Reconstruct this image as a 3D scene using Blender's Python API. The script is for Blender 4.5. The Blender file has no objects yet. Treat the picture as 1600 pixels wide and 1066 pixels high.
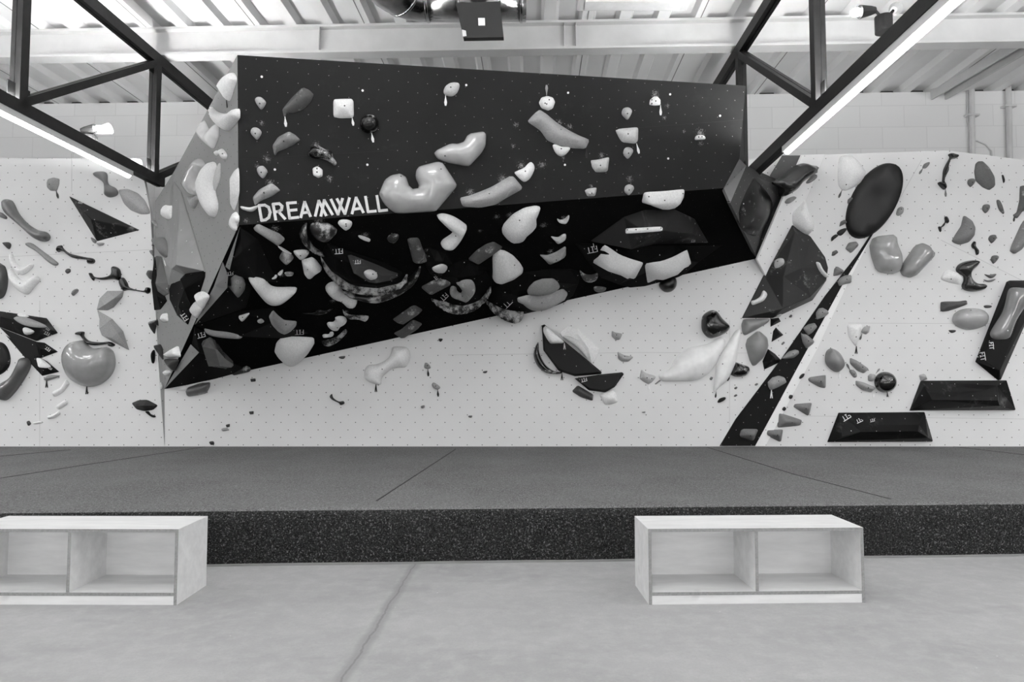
import bpy, bmesh, math, random
import numpy as np
from mathutils import Vector, Matrix
from mathutils.bvhtree import BVHTree
from mathutils.geometry import delaunay_2d_cdt, intersect_point_tri_2d

random.seed(4)
SC = bpy.context.scene
COL = SC.collection

# ------------------------------------------------------------------ camera, light, exposure
FPX = 1067.0                                   # focal length in pixels of the 1600 wide frame (24 mm)
CAM = Vector((0.0, 0.0, 1.4))
PITCH = math.atan(57.0 / FPX)
cd = bpy.data.cameras.new('camera')
cam = bpy.data.objects.new('camera', cd)
COL.objects.link(cam)
cam.location = CAM
cam.rotation_euler = (math.pi / 2 + PITCH, 0, 0)
cd.sensor_width = 36.0
cd.lens = 36.0 * FPX / 1600.0
cd.clip_start = 0.05
cd.clip_end = 100
SC.camera = cam

world = bpy.data.worlds.new('world')
SC.world = world
world.use_nodes = True
world.node_tree.nodes['Background'].inputs[0].default_value = (1, 1, 1, 1)
world.node_tree.nodes['Background'].inputs[1].default_value = 0.2

VS = SC.view_settings
VS.view_transform = 'Standard'
VS.look = 'None'
VS.gamma = 1.0
VS.use_curve_mapping = False
VS.exposure = -0.15
LED_POWER = 13.0                               # emission of the tube lights under the trusses
ADDED_LAMP_POWER = 18.0                             # emission of the added, unseen lamps over the room
try:
    SC.cycles.use_denoising = True
    SC.cycles.max_bounces = 8
    SC.cycles.diffuse_bounces = 5
    SC.cycles.glossy_bounces = 3
    SC.cycles.sample_clamp_indirect = 6.0
except Exception:
    pass

# ------------------------------------------------------------------ measuring
FWD = Vector((0, math.cos(PITCH), math.sin(PITCH)))
UPV = Vector((0, -math.sin(PITCH), math.cos(PITCH)))
RGT = Vector((1, 0, 0))


def ray(u, v):
    return (RGT * ((u - 800) / FPX) - UPV * ((v - 533) / FPX) + FWD).normalized()


def at_y(u, v, y):
    d = ray(u, v)
    return CAM + d * ((y - CAM.y) / d.y)


def at_z(u, v, z):
    d = ray(u, v)
    return CAM + d * ((z - CAM.z) / d.z)


def hit_plane(u, v, o, n):
    d = ray(u, v)
    return CAM + d * ((o - CAM).dot(n) / d.dot(n))


# ------------------------------------------------------------------ materials
def lin(L):
    return (max(L, 0) / 255.0) ** 2.2


def albedo(L):
    k = float(np.interp(L, (40, 90, 150, 215), (0.75, 1.0, 1.1, 1.45)))
    return min(0.86, max(0.004, lin(L) * k))


def new_mat(name):
    m = bpy.data.materials.new(name)
    m.use_nodes = True
    nt = m.node_tree
    return m, nt, nt.nodes['Principled BSDF']


def N(nt, kind, **kw):
    n = nt.nodes.new(kind)
    for k, v in kw.items():
        if k.startswith('i_'):
            n.inputs[int(k[2:])].default_value = v
        else:
            setattr(n, k, v)
    return n


def math_node(nt, op, a, b=None, c=None, clamp=False):
    n = nt.nodes.new('ShaderNodeMath')
    n.operation = op
    n.use_clamp = clamp
    for i, x in enumerate((a, b, c)):
        if x is None:
            continue
        if isinstance(x, (int, float)):
            n.inputs[i].default_value = x
        else:
            nt.links.new(x, n.inputs[i])
    return n.outputs[0]


def grey_mix(nt, fac, a, b):
    n = nt.nodes.new('ShaderNodeMix')
    n.data_type = 'RGBA'
    if isinstance(fac, (int, float)):
        n.inputs[0].default_value = fac
    else:
        nt.links.new(fac, n.inputs[0])
    for k, x in ((6, a), (7, b)):
        if isinstance(x, (int, float)):
            n.inputs[k].default_value = (x, x, x, 1)
        else:
            nt.links.new(x, n.inputs[k])
    return n.outputs[2]


def noise(nt, vec, scale, detail=3.0, rough=0.55):
    n = nt.nodes.new('ShaderNodeTexNoise')
    n.inputs['Scale'].default_value = scale
    n.inputs['Detail'].default_value = detail
    n.inputs['Roughness'].default_value = rough
    if vec is not None:
        nt.links.new(vec, n.inputs['Vector'])
    return n.outputs[0]


def step_map(nt, x, a, b):
    n = nt.nodes.new('ShaderNodeMapRange')
    n.inputs[1].default_value = a
    n.inputs[2].default_value = b
    nt.links.new(x, n.inputs[0])
    return n.outputs[0]


_mats = {}


def grey(L, rough=0.55, chalk=0.0, coat=0.0):
    """moulded hold plastic of one grey; chalk = share of the surface dusted with chalk"""
    key = (round(L), rough, chalk, coat)
    if key in _mats:
        return _mats[key]
    m, nt, b = new_mat('hold_grey_%d' % L)
    a = albedo(L)
    tc = nt.nodes.new('ShaderNodeTexCoord')
    if rough > 0.3:
        v = noise(nt, tc.outputs['Object'], 60, 4)
        col = grey_mix(nt, step_map(nt, v, 0.3, 0.7), a * 0.86, min(0.9, a * 1.12))
    else:
        v = noise(nt, tc.outputs['Object'], 7, 2)
        col = grey_mix(nt, step_map(nt, v, 0.3, 0.7), a * 0.9, min(0.9, a * 1.1))
    if chalk > 0:
        c1 = noise(nt, tc.outputs['Object'], 9, 2)
        c2 = noise(nt, tc.outputs['Object'], 75, 5, 0.7)
        s = math_node(nt, 'ADD', math_node(nt, 'MULTIPLY', c1, 0.65), math_node(nt, 'MULTIPLY', c2, 0.35))
        f = step_map(nt, s, 0.66 - 0.24 * chalk, 0.76 - 0.2 * chalk)
        col = grey_mix(nt, math_node(nt, 'MULTIPLY', f, 0.75), col, 0.55)
    nt.links.new(col, b.inputs['Base Color'])
    b.inputs['Roughness'].default_value = rough
    b.inputs['Specular IOR Level'].default_value = 0.2 if rough > 0.3 else 0.5
    b.inputs['Coat Weight'].default_value = coat
    b.inputs['Coat Roughness'].default_value = 0.08
    _mats[key] = m
    return m


def board(name, L, dot_L, pitch=0.215, radius=0.007, var=0.06, marks=(), rough=0.6, cloud=0.0, spec=0.1):
    """climbing plywood: a staggered lattice of threaded holes, optional chalk marks (x, y, r in board metres)"""
    m, nt, b = new_mat(name)
    a, ad = albedo(L), albedo(dot_L)
    uv = nt.nodes.new('ShaderNodeUVMap')
    uv.uv_map = 'board'
    v = noise(nt, uv.outputs[0], 1.1, 4)
    col = grey_mix(nt, step_map(nt, v, 0.3, 0.7), a * (1 - var), min(0.9, a * (1 + var)))
    if cloud:
        f = step_map(nt, noise(nt, uv.outputs[0], 3.0, 7, 0.72), 0.57, 0.78)
        col = grey_mix(nt, math_node(nt, 'MULTIPLY', f, cloud), col, 0.42)
    prev = None
    for off in (0.0, 0.5):
        mp = nt.nodes.new('ShaderNodeMapping')
        mp.inputs['Scale'].default_value = (1 / pitch, 1 / pitch, 1)
        mp.inputs['Location'].default_value = (off + 20, off + 20, 0)
        nt.links.new(uv.outputs[0], mp.inputs[0])
        fr = nt.nodes.new('ShaderNodeVectorMath')
        fr.operation = 'FRACTION'
        nt.links.new(mp.outputs[0], fr.inputs[0])
        sb = nt.nodes.new('ShaderNodeVectorMath')
        sb.operation = 'DISTANCE'
        nt.links.new(fr.outputs[0], sb.inputs[0])
        sb.inputs[1].default_value = (0.5, 0.5, 0)
        d = sb.outputs['Value']
        prev = d if prev is None else math_node(nt, 'MINIMUM', prev, d)
    dots = math_node(nt, 'LESS_THAN', prev, radius / pitch)
    col = grey_mix(nt, dots, col, ad)
    if marks:
        acc = None
        for (x, y, r) in marks:
            dn = nt.nodes.new('ShaderNodeVectorMath')
            dn.operation = 'DISTANCE'
            nt.links.new(uv.outputs[0], dn.inputs[0])
            dn.inputs[1].default_value = (x, y, 0)
            f = step_map(nt, dn.outputs['Value'], r * 1.3, 0.0)
            acc = f if acc is None else math_node(nt, 'MAXIMUM', acc, f)
        sp = noise(nt, uv.outputs[0], 55, 5, 0.75)
        f = math_node(nt, 'MULTIPLY', acc, 0.42)
        f = math_node(nt, 'ADD', f, sp)
        f = step_map(nt, f, 0.8, 0.98)
        col = grey_mix(nt, math_node(nt, 'MULTIPLY', f, 0.5), col, 0.5)
    nt.links.new(col, b.inputs['Base Color'])
    b.inputs['Roughness'].default_value = rough
    b.inputs['Specular IOR Level'].default_value = spec
    return m


def plain(name, a, rough=0.6, metal=0.0, var=0.08, scale=6.0, bump=0.0):
    m, nt, b = new_mat(name)
    tc = nt.nodes.new('ShaderNodeTexCoord')
    v = noise(nt, tc.outputs['Object'], scale, 4)
    col = grey_mix(nt, step_map(nt, v, 0.3, 0.7), a * (1 - var), min(0.95, a * (1 + var)))
    nt.links.new(col, b.inputs['Base Color'])
    b.inputs['Roughness'].default_value = rough
    b.inputs['Metallic'].default_value = metal
    if bump:
        bp = nt.nodes.new('ShaderNodeBump')
        bp.inputs['Strength'].default_value = bump
        bp.inputs['Distance'].default_value = 0.02
        nt.links.new(v, bp.inputs['Height'])
        nt.links.new(bp.outputs[0], b.inputs['Normal'])
    return m


def glow(name, power):
    m, nt, b = new_mat(name)
    b.inputs['Base Color'].default_value = (0.9, 0.9, 0.9, 1)
    b.inputs['Emission Color'].default_value = (1, 1, 1, 1)
    b.inputs['Emission Strength'].default_value = power
    return m


STEEL = plain('black_painted_steel', 0.012, 0.5, 0.0, 0.25, 12)
STEEL.node_tree.nodes['Principled BSDF'].inputs['Specular IOR Level'].default_value = 0.15
PAINT = plain('white_painted_metal', 0.62, 0.5, 0, 0.06, 3)
BOLT = plain('dark_socket', 0.012, 0.5)
SCREW = plain('bright_screw', 0.85, 0.3)
LED = glow('lit_tube', LED_POWER)
ADDED_LAMP = glow('lit_lamp', ADDED_LAMP_POWER)
ADDED_UPL = glow('lit_uplight', LED_POWER * 18)
ADDED_DAY = glow('daylit_glass', 3.7)
BULB = glow('lit_bulb', 60)
TAGM = {}

# ------------------------------------------------------------------ objects
TARGETS = []                                    # surfaces a hold can be bolted to


def tag(o, label=None, cat=None, group=None, kind=None):
    if label:
        o['label'] = label
    if cat:
        o['category'] = cat
    if group:
        o['group'] = group
    if kind:
        o['kind'] = kind
    return o


def mesh_obj(name, verts, faces, mat, parent=None, matrix=None, smooth=False, uv=None, mats=None, fmat=None):
    me = bpy.data.meshes.new(name)
    me.from_pydata([tuple(v) for v in verts], [], [tuple(f) for f in faces])
    for m in (mats or [mat]):
        me.materials.append(m)
    if fmat:
        for p, k in zip(me.polygons, fmat):
            p.material_index = k
    if smooth:
        for p in me.polygons:
            p.use_smooth = True
    if uv:
        layer = me.uv_layers.new(name='board')
        for p in me.polygons:
            for li in p.loop_indices:
                layer.data[li].uv = uv(p, me.vertices[me.loops[li].vertex_index].co)
    me.update()
    o = bpy.data.objects.new(name, me)
    COL.objects.link(o)
    mw = matrix or Matrix.Identity(4)
    if parent is not None:
        o.parent = parent
        o.matrix_basis = WORLD[parent].inverted() @ mw
    else:
        o.matrix_basis = mw
    WORLD[o] = mw
    return o


WORLD = {}


def empty(name, loc=(0, 0, 0), rz=0.0, mw=None):
    o = bpy.data.objects.new(name, None)
    COL.objects.link(o)
    m = mw or (Matrix.Translation(loc) @ Matrix.Rotation(rz, 4, 'Z'))
    o.matrix_basis = m
    o.empty_display_size = 0.1
    WORLD[o] = m
    return o


def box_geo(lo, hi):
    x0, y0, z0 = lo
    x1, y1, z1 = hi
    v = [(x0, y0, z0), (x1, y0, z0), (x1, y1, z0), (x0, y1, z0), (x0, y0, z1), (x1, y0, z1), (x1, y1, z1), (x0, y1, z1)]
    f = [(0, 3, 2, 1), (4, 5, 6, 7), (0, 1, 5, 4), (1, 2, 6, 5), (2, 3, 7, 6), (3, 0, 4, 7)]
    return v, f


def merge(*geos):
    V, F = [], []
    for v, f in geos:
        b = len(V)
        V += [tuple(x) for x in v]
        F += [tuple(i + b for i in q) for q in f]
    return V, F


def bar_geo(p, q, w, h, up=Vector((0, 0, 1)), shift=(0, 0)):
    """box from p to q, w wide and h high"""
    p, q = Vector(p), Vector(q)
    d = (q - p).normalized()
    s = d.cross(up)
    if s.length < 1e-4:
        s = d.cross(Vector((0, 1, 0)))
    s.normalize()
    t = s.cross(d).normalized()
    V = []
    for e in (p, q):
        for a, b in ((-1, -1), (1, -1), (1, 1), (-1, 1)):
            V.append(e + s * (a * w / 2 + shift[0]) + t * (b * h / 2 + shift[1]))
    F = [(0, 1, 2, 3), (7, 6, 5, 4), (0, 4, 5, 1), (1, 5, 6, 2), (2, 6, 7, 3), (3, 7, 4, 0)]
    return V, F


def tube_geo(path, r, n=12, caps=True):
    P = [Vector(p) for p in path]
    V, F = [], []
    for i, p in enumerate(P):
        d = (P[min(i + 1, len(P) - 1)] - P[max(i - 1, 0)]).normalized()
        up = Vector((0, 0, 1)) if abs(d.z) < 0.9 else Vector((1, 0, 0))
        s = d.cross(up).normalized()
        t = s.cross(d).normalized()
        rr = r[i] if isinstance(r, (list, tuple)) else r
        for k in range(n):
            a = 2 * math.pi * k / n
            V.append(p + s * (rr * math.cos(a)) + t * (rr * math.sin(a)))
    for i in range(len(P) - 1):
        for k in range(n):
            a, b = i * n + k, i * n + (k + 1) % n
            F.append((a, b, b + n, a + n))
    if caps:
        F.append(tuple(range(n - 1, -1, -1)))
        F.append(tuple((len(P) - 1) * n + k for k in range(n)))
    return V, F


def fix_normals(o):
    bm = bmesh.new()
    bm.from_mesh(o.data)
    bmesh.ops.recalc_face_normals(bm, faces=bm.faces)
    bm.to_mesh(o.data)
    bm.free()
    return o


def bevel(o, w, seg=2):
    md = o.modifiers.new('edge', 'BEVEL')
    md.width = w
    md.segments = seg
    md.limit_method = 'ANGLE'
    md.angle_limit = math.radians(25)
    return o


def face_axes(n):
    ex = Vector((0, 0, 1)).cross(n)
    if ex.length < 1e-3:
        ex = Vector((1, 0, 0))
    ex.normalize()
    ey = n.cross(ex).normalized()
    return ex, ey


def register(verts, faces, o):
    TARGETS.append((BVHTree.FromPolygons([Vector(v) for v in verts], [tuple(f) for f in faces]), o))


def aim(u, v, only=None):
    best = None
    d = ray(u, v)
    for t, o in TARGETS:
        if only and o not in only:
            continue
        loc, n, i, dist = t.ray_cast(CAM, d)
        if loc is not None and (best is None or dist < best[2]):
            if n.dot(d) > 0:
                n = -n
            best = (loc, n, dist, o)
    if best is None:
        raise RuntimeError('nothing at %s %s' % (u, v))
    return best


def panel(name, verts, faces, mat, parent=None, thick=0.04, target=True):
    """flat boards given by points in the place; faces turned towards the hall"""
    verts = [Vector(v) for v in verts]
    F = []
    for f in faces:
        n = (verts[f[1]] - verts[f[0]]).cross(verts[f[2]] - verts[f[0]])
        c = sum((verts[i] for i in f), Vector()) / len(f)
        F.append(tuple(f) if n.dot(CAM - c) > 0 else tuple(reversed(f)))

    def uv(p, co):
        ex, ey = face_axes(p.normal)
        return (co.dot(ex), co.dot(ey))
    o = mesh_obj(name, verts, F, mat, parent, uv=uv)
    if thick:
        md = o.modifiers.new('board', 'SOLIDIFY')
        md.thickness = thick
        md.offset = -1
    if target:
        register(verts, F, o)
    return o


# ------------------------------------------------------------------ shapes bolted to the boards
FR = [0.0, 0.0, 1.0]


def frame(x, y, s):
    FR[:] = [x, y, s]


def px(p):
    return (FR[0] + p[0] / FR[2], FR[1] + p[1] / FR[2])


def chaikin(P, it=2, k=0.22):
    for _ in range(it):
        Q = []
        for i in range(len(P)):
            a, b = P[i], P[(i + 1) % len(P)]
            Q.append((a[0] * (1 - k) + b[0] * k, a[1] * (1 - k) + b[1] * k))
            Q.append((a[0] * k + b[0] * (1 - k), a[1] * k + b[1] * (1 - k)))
        P = Q
    return P


def catmull(P, n=5):
    Q = []
    L = len(P)
    for i in range(L):
        p0, p1, p2, p3 = P[i - 1], P[i], P[(i + 1) % L], P[(i + 2) % L]
        for k in range(n):
            t = k / n
            Q.append(tuple(0.5 * (2 * p1[j] + (p2[j] - p0[j]) * t + (2 * p0[j] - 5 * p1[j] + 4 * p2[j] - p3[j]) * t * t
                                  + (3 * p1[j] - p0[j] - 3 * p2[j] + p3[j]) * t ** 3) for j in (0, 1)))
    return Q


def resample(P, step):
    out = []
    L = len(P)
    for i in range(L):
        a, b = np.array(P[i]), np.array(P[(i + 1) % L])
        m = max(1, int(round(np.linalg.norm(b - a) / step)))
        for k in range(m):
            out.append(tuple(a + (b - a) * k / m))
    out2 = [out[0]]
    for p in out[1:]:
        if math.dist(p, out2[-1]) > step * 0.35:
            out2.append(p)
    if math.dist(out2[-1], out2[0]) < step * 0.35:
        out2.pop()
    return out2


def inside(P, pts):
    P = np.array(P)
    x, y = pts[:, 0], pts[:, 1]
    res = np.zeros(len(pts), bool)
    j = len(P) - 1
    for i in range(len(P)):
        xi, yi, xj, yj = P[i, 0], P[i, 1], P[j, 0], P[j, 1]
        c = ((yi > y) != (yj > y)) & (x < (xj - xi) * (y - yi) / (yj - yi + 1e-15) + xi)
        res ^= c
        j = i
    return res


def edge_dist(P, pts):
    A = np.array(P)
    B = np.roll(A, -1, axis=0)
    D = B - A
    L2 = (D ** 2).sum(1) + 1e-15
    best = np.full(len(pts), 1e9)
    for a, d, l in zip(A, D, L2):
        t = np.clip(((pts - a) @ d) / l, 0, 1)
        q = pts - (a + t[:, None] * d)
        best = np.minimum(best, np.sqrt((q ** 2).sum(1)))
    return best


def area2(P):
    return 0.5 * sum(P[i][0] * P[(i + 1) % len(P)][1] - P[(i + 1) % len(P)][0] * P[i][1] for i in range(len(P)))


def surf(u, v, only=None):
    loc, n, dist, o = aim(u, v, only)
    ex, ey = face_axes(n)
    M = Matrix((ex, ey, n)).transposed().to_4x4()
    return loc, n, ex, ey, M, o


def label_part(o, text):
    o['label'] = text
    return o


def hold(label, L, pts, H=None, st='c', prof='dome', rim=1.0, bolt=(), tg=None, tL=None, rough=0.55, chalk=0.0, coat=0.0,
         name='climbing_hold', cat='climbing hold', group=None, at=None, only=None, tilt=(0, 0), dent=(), lift=0.35, reg=False,
         raw=False, flat=False, legs=False, bL=None, ridge=None):
    if ridge is None:
        ridge = 0.08 if coat else 0.5 if st == 'k' else 0.15
    P = [px(p) if not raw else p for p in pts]
    cx = sum(p[0] for p in P) / len(P)
    cy = sum(p[1] for p in P) / len(P)
    au, av = (px(at) if not raw else at) if at else (cx, cy)
    try:
        loc, n, ex, ey, M, on = surf(au, av, only)
    except RuntimeError:
        print('MISS', label)
        loc, n, ex, ey, M, on = surf(au, av)
    # first on the base plane for the size, then again at a part of its height
    def flatten(k):
        out = []
        for (u, v) in P:
            q = hit_plane(u, v, loc + n * k, n) - loc
            out.append((q.dot(ex), q.dot(ey)))
        return out
    Q = flatten(0)
    A = abs(area2(Q))
    per = sum(math.dist(Q[i], Q[i - 1]) for i in range(len(Q)))
    thickness = 2 * A / per * 2
    if H is None:
        H = max(0.02, min(0.22, 0.55 * thickness))
    Q = flatten(H * lift)
    if st == 'c':
        Q = catmull(Q, 4)
    elif st == 'k':
        Q = chaikin(Q, 2, 0.13)
    if area2(Q) < 0:
        Q = Q[::-1]
    step = max(0.004, thickness / 7, per / 90)
    Q = resample(Q, step)
    Qa = np.array(Q)
    ctr = Qa.mean(0)
    # interior points
    lo, hi = Qa.min(0), Qa.max(0)
    g = max(step * 1.1, max(hi - lo) / 34)
    xs = np.arange(lo[0], hi[0] + g, g)
    ys = np.arange(lo[1], hi[1] + g, g * 0.87)
    G = np.array([(x + (g / 2 if j % 2 else 0), y) for j, y in enumerate(ys) for x in xs])
    G = G[inside(Q, G)]
    dG = edge_dist(Q, G) if len(G) else np.zeros(0)
    dmax = max(dG.max() if len(dG) else 0, thickness * 0.25)
    w = rim * dmax
    rings = []
    nrm = np.roll(Qa, -1, axis=0) - np.roll(Qa, 1, axis=0)
    nrm = np.stack([-nrm[:, 1], nrm[:, 0]], 1)
    nrm /= (np.linalg.norm(nrm, axis=1)[:, None] + 1e-12)
    ks = (0.06, 0.25) if prof == 'dome' else ((1.0,) if rim < 0.9 else (0.3,))
    used = 0
    for k in ks:
        r = Qa + nrm * (k * w)
        ok = inside(Q, r)
        r = r[ok]
        if len(r):
            dr = edge_dist(Q, r)
            rings.append(r[dr > 0.92 * k * w])
        used = k * w
    G = G[dG > used + 0.45 * g] if len(G) else G
    I = np.concatenate([x for x in rings + [G] if len(x)]) if (len(G) or rings) else np.array([ctr])
    if not len(I):
        I = np.array([ctr])
    dI = edge_dist(Q, I)
    t = np.clip(dI / w, 0, 1)
    if prof == 'dome':
        h = np.sqrt(np.maximum(0, 1 - (1 - t) ** 2))
        if ridge:
            h = (1 - ridge) * h + ridge * t
    else:
        h = t
    half = (hi - lo) / 2 + 1e-6
    rel = (I - ctr) / half
    h = H * h * (1 + tilt[0] * rel[:, 0] + tilt[1] * rel[:, 1])
    for (dx, dy, r, dep) in dent:
        du, dv = px((dx, dy))
        q = hit_plane(du, dv, loc + n * H * 0.5, n) - loc
        dd = np.hypot(I[:, 0] - q.dot(ex), I[:, 1] - q.dot(ey))
        h = h - dep * np.exp(-(dd / r) ** 2) * np.clip(dI / (0.25 * w), 0, 1)
    h = np.maximum(h, 0.002)
    nb = len(Q)
    V2 = [Vector(p) for p in Q] + [Vector((float(p[0]), float(p[1]))) for p in I]
    out = delaunay_2d_cdt(V2, [], [list(range(nb))], 1, 1e-6)
    vs, fs, ov = out[0], out[2], out[3]
    z = [0.0] * len(vs)
    for i, o in enumerate(ov):
        k = o[0] if o else -1
        z[i] = float(h[k - nb]) if k >= nb else 0.0
    e = 0.004 if H > 0.03 else 0.002             # the back sits on the board
    V3 = [Vector((p.x, p.y, zz)) for p, zz in zip(vs, z)]
    F = [tuple(f) for f in fs]
    # flat back
    bound = [i for i, o in enumerate(ov) if o and o[0] < nb]
    base = len(V3)
    idx = {i: base + k for k, i in enumerate(bound)}
    for i in bound:
        V3.append(Vector((V3[i].x, V3[i].y, 0.0)))
        V3[i] = Vector((V3[i].x, V3[i].y, e))
    order = sorted(bound, key=lambda i: ov[i][0])
    for a, b in zip(order, order[1:] + order[:1]):
        F.append((a, b, idx[b], idx[a]))
    # origin at the middle of the back
    c2 = Vector((float(ctr[0]), float(ctr[1]), 0))
    V3 = [v - c2 for v in V3]
    MW = Matrix.Translation(loc + ex * c2.x + ey * c2.y + n * 0.001) @ M
    o = mesh_obj(name, V3, F, grey(L, rough, chalk, coat), None, MW, smooth=not flat)
    fix_normals(o)
    tag(o, label, cat, group)
    wv = [MW @ v for v in V3]
    tree = BVHTree.FromPolygons(wv, F)
    if reg:
        TARGETS.append((tree, o))
    for bp in bolt:
        u, v = px(bp)
        d = ray(u, v)
        l2, n2, i2, ds = tree.ray_cast(CAM, d)
        if l2 is None:
            continue
        if n2.dot(d) > 0:
            n2 = -n2
        a, b = face_axes(n2)
        r = 0.0085
        VV, FF = tube_geo([l2 - n2 * 0.012, l2 + n2 * 0.0022], r, 10)
        mesh_obj('bolt', VV, FF, BOLT if bL is None else SCREW, o)
    if tg:
        add_tag(o, px(tg[0]), px(tg[1]), tL if tL is not None else 40, loc, n, legs)
    return o


def add_tag(o, p0, p1, L, loc, n, legs=False):
    """tapered plastic route tag hanging beside a hold, flat on the board"""
    a = hit_plane(p0[0], p0[1], loc, n)
    b = hit_plane(p1[0], p1[1], loc, n)
    d = b - a
    s = d.cross(n).normalized()
    ln = d.length
    w = min(0.032, 0.3 * ln)
    prof = [(0, .12), (.25, .3), (.7, 1.0), (1, .55)]
    if legs:
        poly = [(0, -.2), (1, -1), (1.0, -.4), (.62, 0), (1.0, .4), (1, 1), (0, .2)]
        pts = [a + d * t + s * (k * w * 0.6) for t, k in poly]
    else:
        pts = [a + d * t + s * (k * w / 2) for t, k in prof] + [a + d * t - s * (k * w / 2) for t, k in reversed(prof)]
    m = len(pts)
    V = [p + n * 0.002 for p in pts] + [p + n * 0.009 for p in pts]
    F = [tuple(range(m)), tuple(range(m, 2 * m))] + [(i, (i + 1) % m, m + (i + 1) % m, m + i) for i in range(m)]
    t = mesh_obj('route_tag', V, F, grey(L, 0.5), o)
    fix_normals(t)
    return t


def volume(label, L, pts, inner=(), edges=(), chalk=0.0, rough=0.5, at=None, only=None, raw=False, st='s', bw=0.008, lip=0.012,
           name='climbing_volume', cat='climbing volume', group=None, dots=True, coat=0.0):
    """faceted wooden box on the board: outline and ridge points (x, y, height over the board)"""
    P = [px(p) if not raw else p for p in pts]
    cx = sum(p[0] for p in P) / len(P)
    cy = sum(p[1] for p in P) / len(P)
    au, av = (px(at) if not raw else at) if at else (cx, cy)
    try:
        loc, n, ex, ey, M, on = surf(au, av, only)
    except RuntimeError:
        print('MISS', label)
        loc, n, ex, ey, M, on = surf(au, av)
    Q = []
    for (u, v) in P:
        q = hit_plane(u, v, loc, n) - loc
        Q.append((q.dot(ex), q.dot(ey)))
    if st == 'k':
        Q = chaikin(Q, 2)
    elif st == 'c':
        Q = catmull(Q, 4)
    if area2(Q) < 0:
        Q = Q[::-1]
    nb = len(Q)
    I, hs = [], []
    for (x, y, h) in inner:
        u, v = px((x, y)) if not raw else (x, y)
        q = hit_plane(u, v, loc + n * h, n) - loc
        p = (q.dot(ex), q.dot(ey))
        if not inside(Q, np.array([p]))[0]:
            q = hit_plane(u, v, loc, n) - loc
            p = (q.dot(ex), q.dot(ey))
        I.append(p)
        hs.append(h)
    V2 = [Vector(p) for p in Q + I]
    E = [(a + nb, b + nb) for a, b in edges]
    out = delaunay_2d_cdt(V2, E, [list(range(nb))], 1, 1e-6)
    vs, fs, ov = out[0], out[2], out[3]
    V3, bound = [], []
    for p, o in zip(vs, ov):
        k = o[0] if o else 0
        V3.append(Vector((p.x, p.y, hs[k - nb] if k >= nb else lip)))
    bound = sorted([i for i, o in enumerate(ov) if o and o[0] < nb], key=lambda i: ov[i][0])
    F = [tuple(f) for f in fs]
    base = len(V3)
    for i in bound:
        V3.append(Vector((V3[i].x, V3[i].y, 0)))
    m = len(bound)
    for k in range(m):
        F.append((bound[k], bound[(k + 1) % m], base + (k + 1) % m, base + k))
    ctr = Vector((sum(p[0] for p in Q) / nb, sum(p[1] for p in Q) / nb, 0))
    V3 = [v - ctr for v in V3]
    MW = Matrix.Translation(loc + ex * ctr.x + ey * ctr.y + n * 0.001) @ M

    def uv(p, co):
        return (co.x, co.y)
    key = ('vol', L, chalk, rough, dots, coat, only is None)
    if key not in _mats:
        if dots:
            _mats[key] = board('volume_board_%d' % L, L, 200, 0.33, 0.0045, 0.15, rough=rough, cloud=chalk, spec=0.02 if only else 0.12)
        else:
            _mats[key] = grey(L, rough, chalk, coat)
    o = mesh_obj(name, V3, F, _mats[key], None, MW, uv=uv)
    fix_normals(o)
    if bw:
        bevel(o, bw, 2)
    tag(o, label, cat, group)
    register([MW @ v for v in V3], F, o)
    return o


def strokes(name, segs, mat, parent, loc, n, w, lift=0.001, thick=0.004):
    """flat lettering: every stroke a straight bar between two photo points, lying on one board"""
    geo = []
    up = n
    for (p, q) in segs:
        a = hit_plane(p[0], p[1], loc, n)
        b = hit_plane(q[0], q[1], loc, n)
        d = (b - a).normalized()
        s = d.cross(n).normalized() * (w / 2)
        a2, b2 = a - d * (w * 0.3), b + d * (w * 0.3)
        base = [a2 + s, b2 + s, b2 - s, a2 - s]
        V = [x + n * lift for x in base] + [x + n * (lift + thick) for x in base]
        F = [(0, 1, 2, 3), (4, 5, 6, 7), (0, 1, 5, 4), (1, 2, 6, 5), (2, 3, 7, 6), (3, 0, 4, 7)]
        geo.append((V, F))
    V, F = merge(*geo)
    o = mesh_obj(name, V, F, mat, parent)
    fix_normals(o)
    return o


def fit(vol, c, size, ang, mirror=False, dot='T', at=None):
    """the maker's mark FIT. on a volume; size = letter height in photo pixels, ang = turn in degrees"""
    u, v = at or px(c)
    hit = None
    for du, dv in ((0, 0), (4, 0), (-4, 0), (0, 4), (0, -4), (8, -8), (8, 8), (-8, 8), (-8, -8), (14, 0), (-14, 0), (0, -14)):
        try:
            hit = aim(u + du, v + dv, [vol])
            break
        except RuntimeError:
            pass
    if hit is None:
        print('NO LOGO', u, v)
        return None
    loc, n, dist, o = hit
    a = math.radians(ang)
    ca, sa = math.cos(a), math.sin(a)

    def T(x, y):
        x = x - 0.95
        y = y - 0.5
        if mirror:
            x = -x
        return (u + size * (x * ca + y * sa), v - size * (-x * sa + y * ca))
    L = [((0, 0), (0, 1)), ((0, 1), (1.75, 1)), ((0, .5), (.38, .5)), ((.75, 0), (.75, 1)), ((.58, 0), (.92, 0)), ((1.42, 0), (1.42, 1)),
         ((2.1, .05), (2.12, .05)) if dot == 'T' else ((-.4, .1), (-.42, .1))]
    segs = [(T(*p), T(*q)) for p, q in L]
    w = 0.14 * size * dist / FPX
    m = strokes('logo', segs, LOGO, vol, loc, n, w, 0.0015, 0.002)
    label_part(m, 'white FIT. lettering')
    return m


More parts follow.
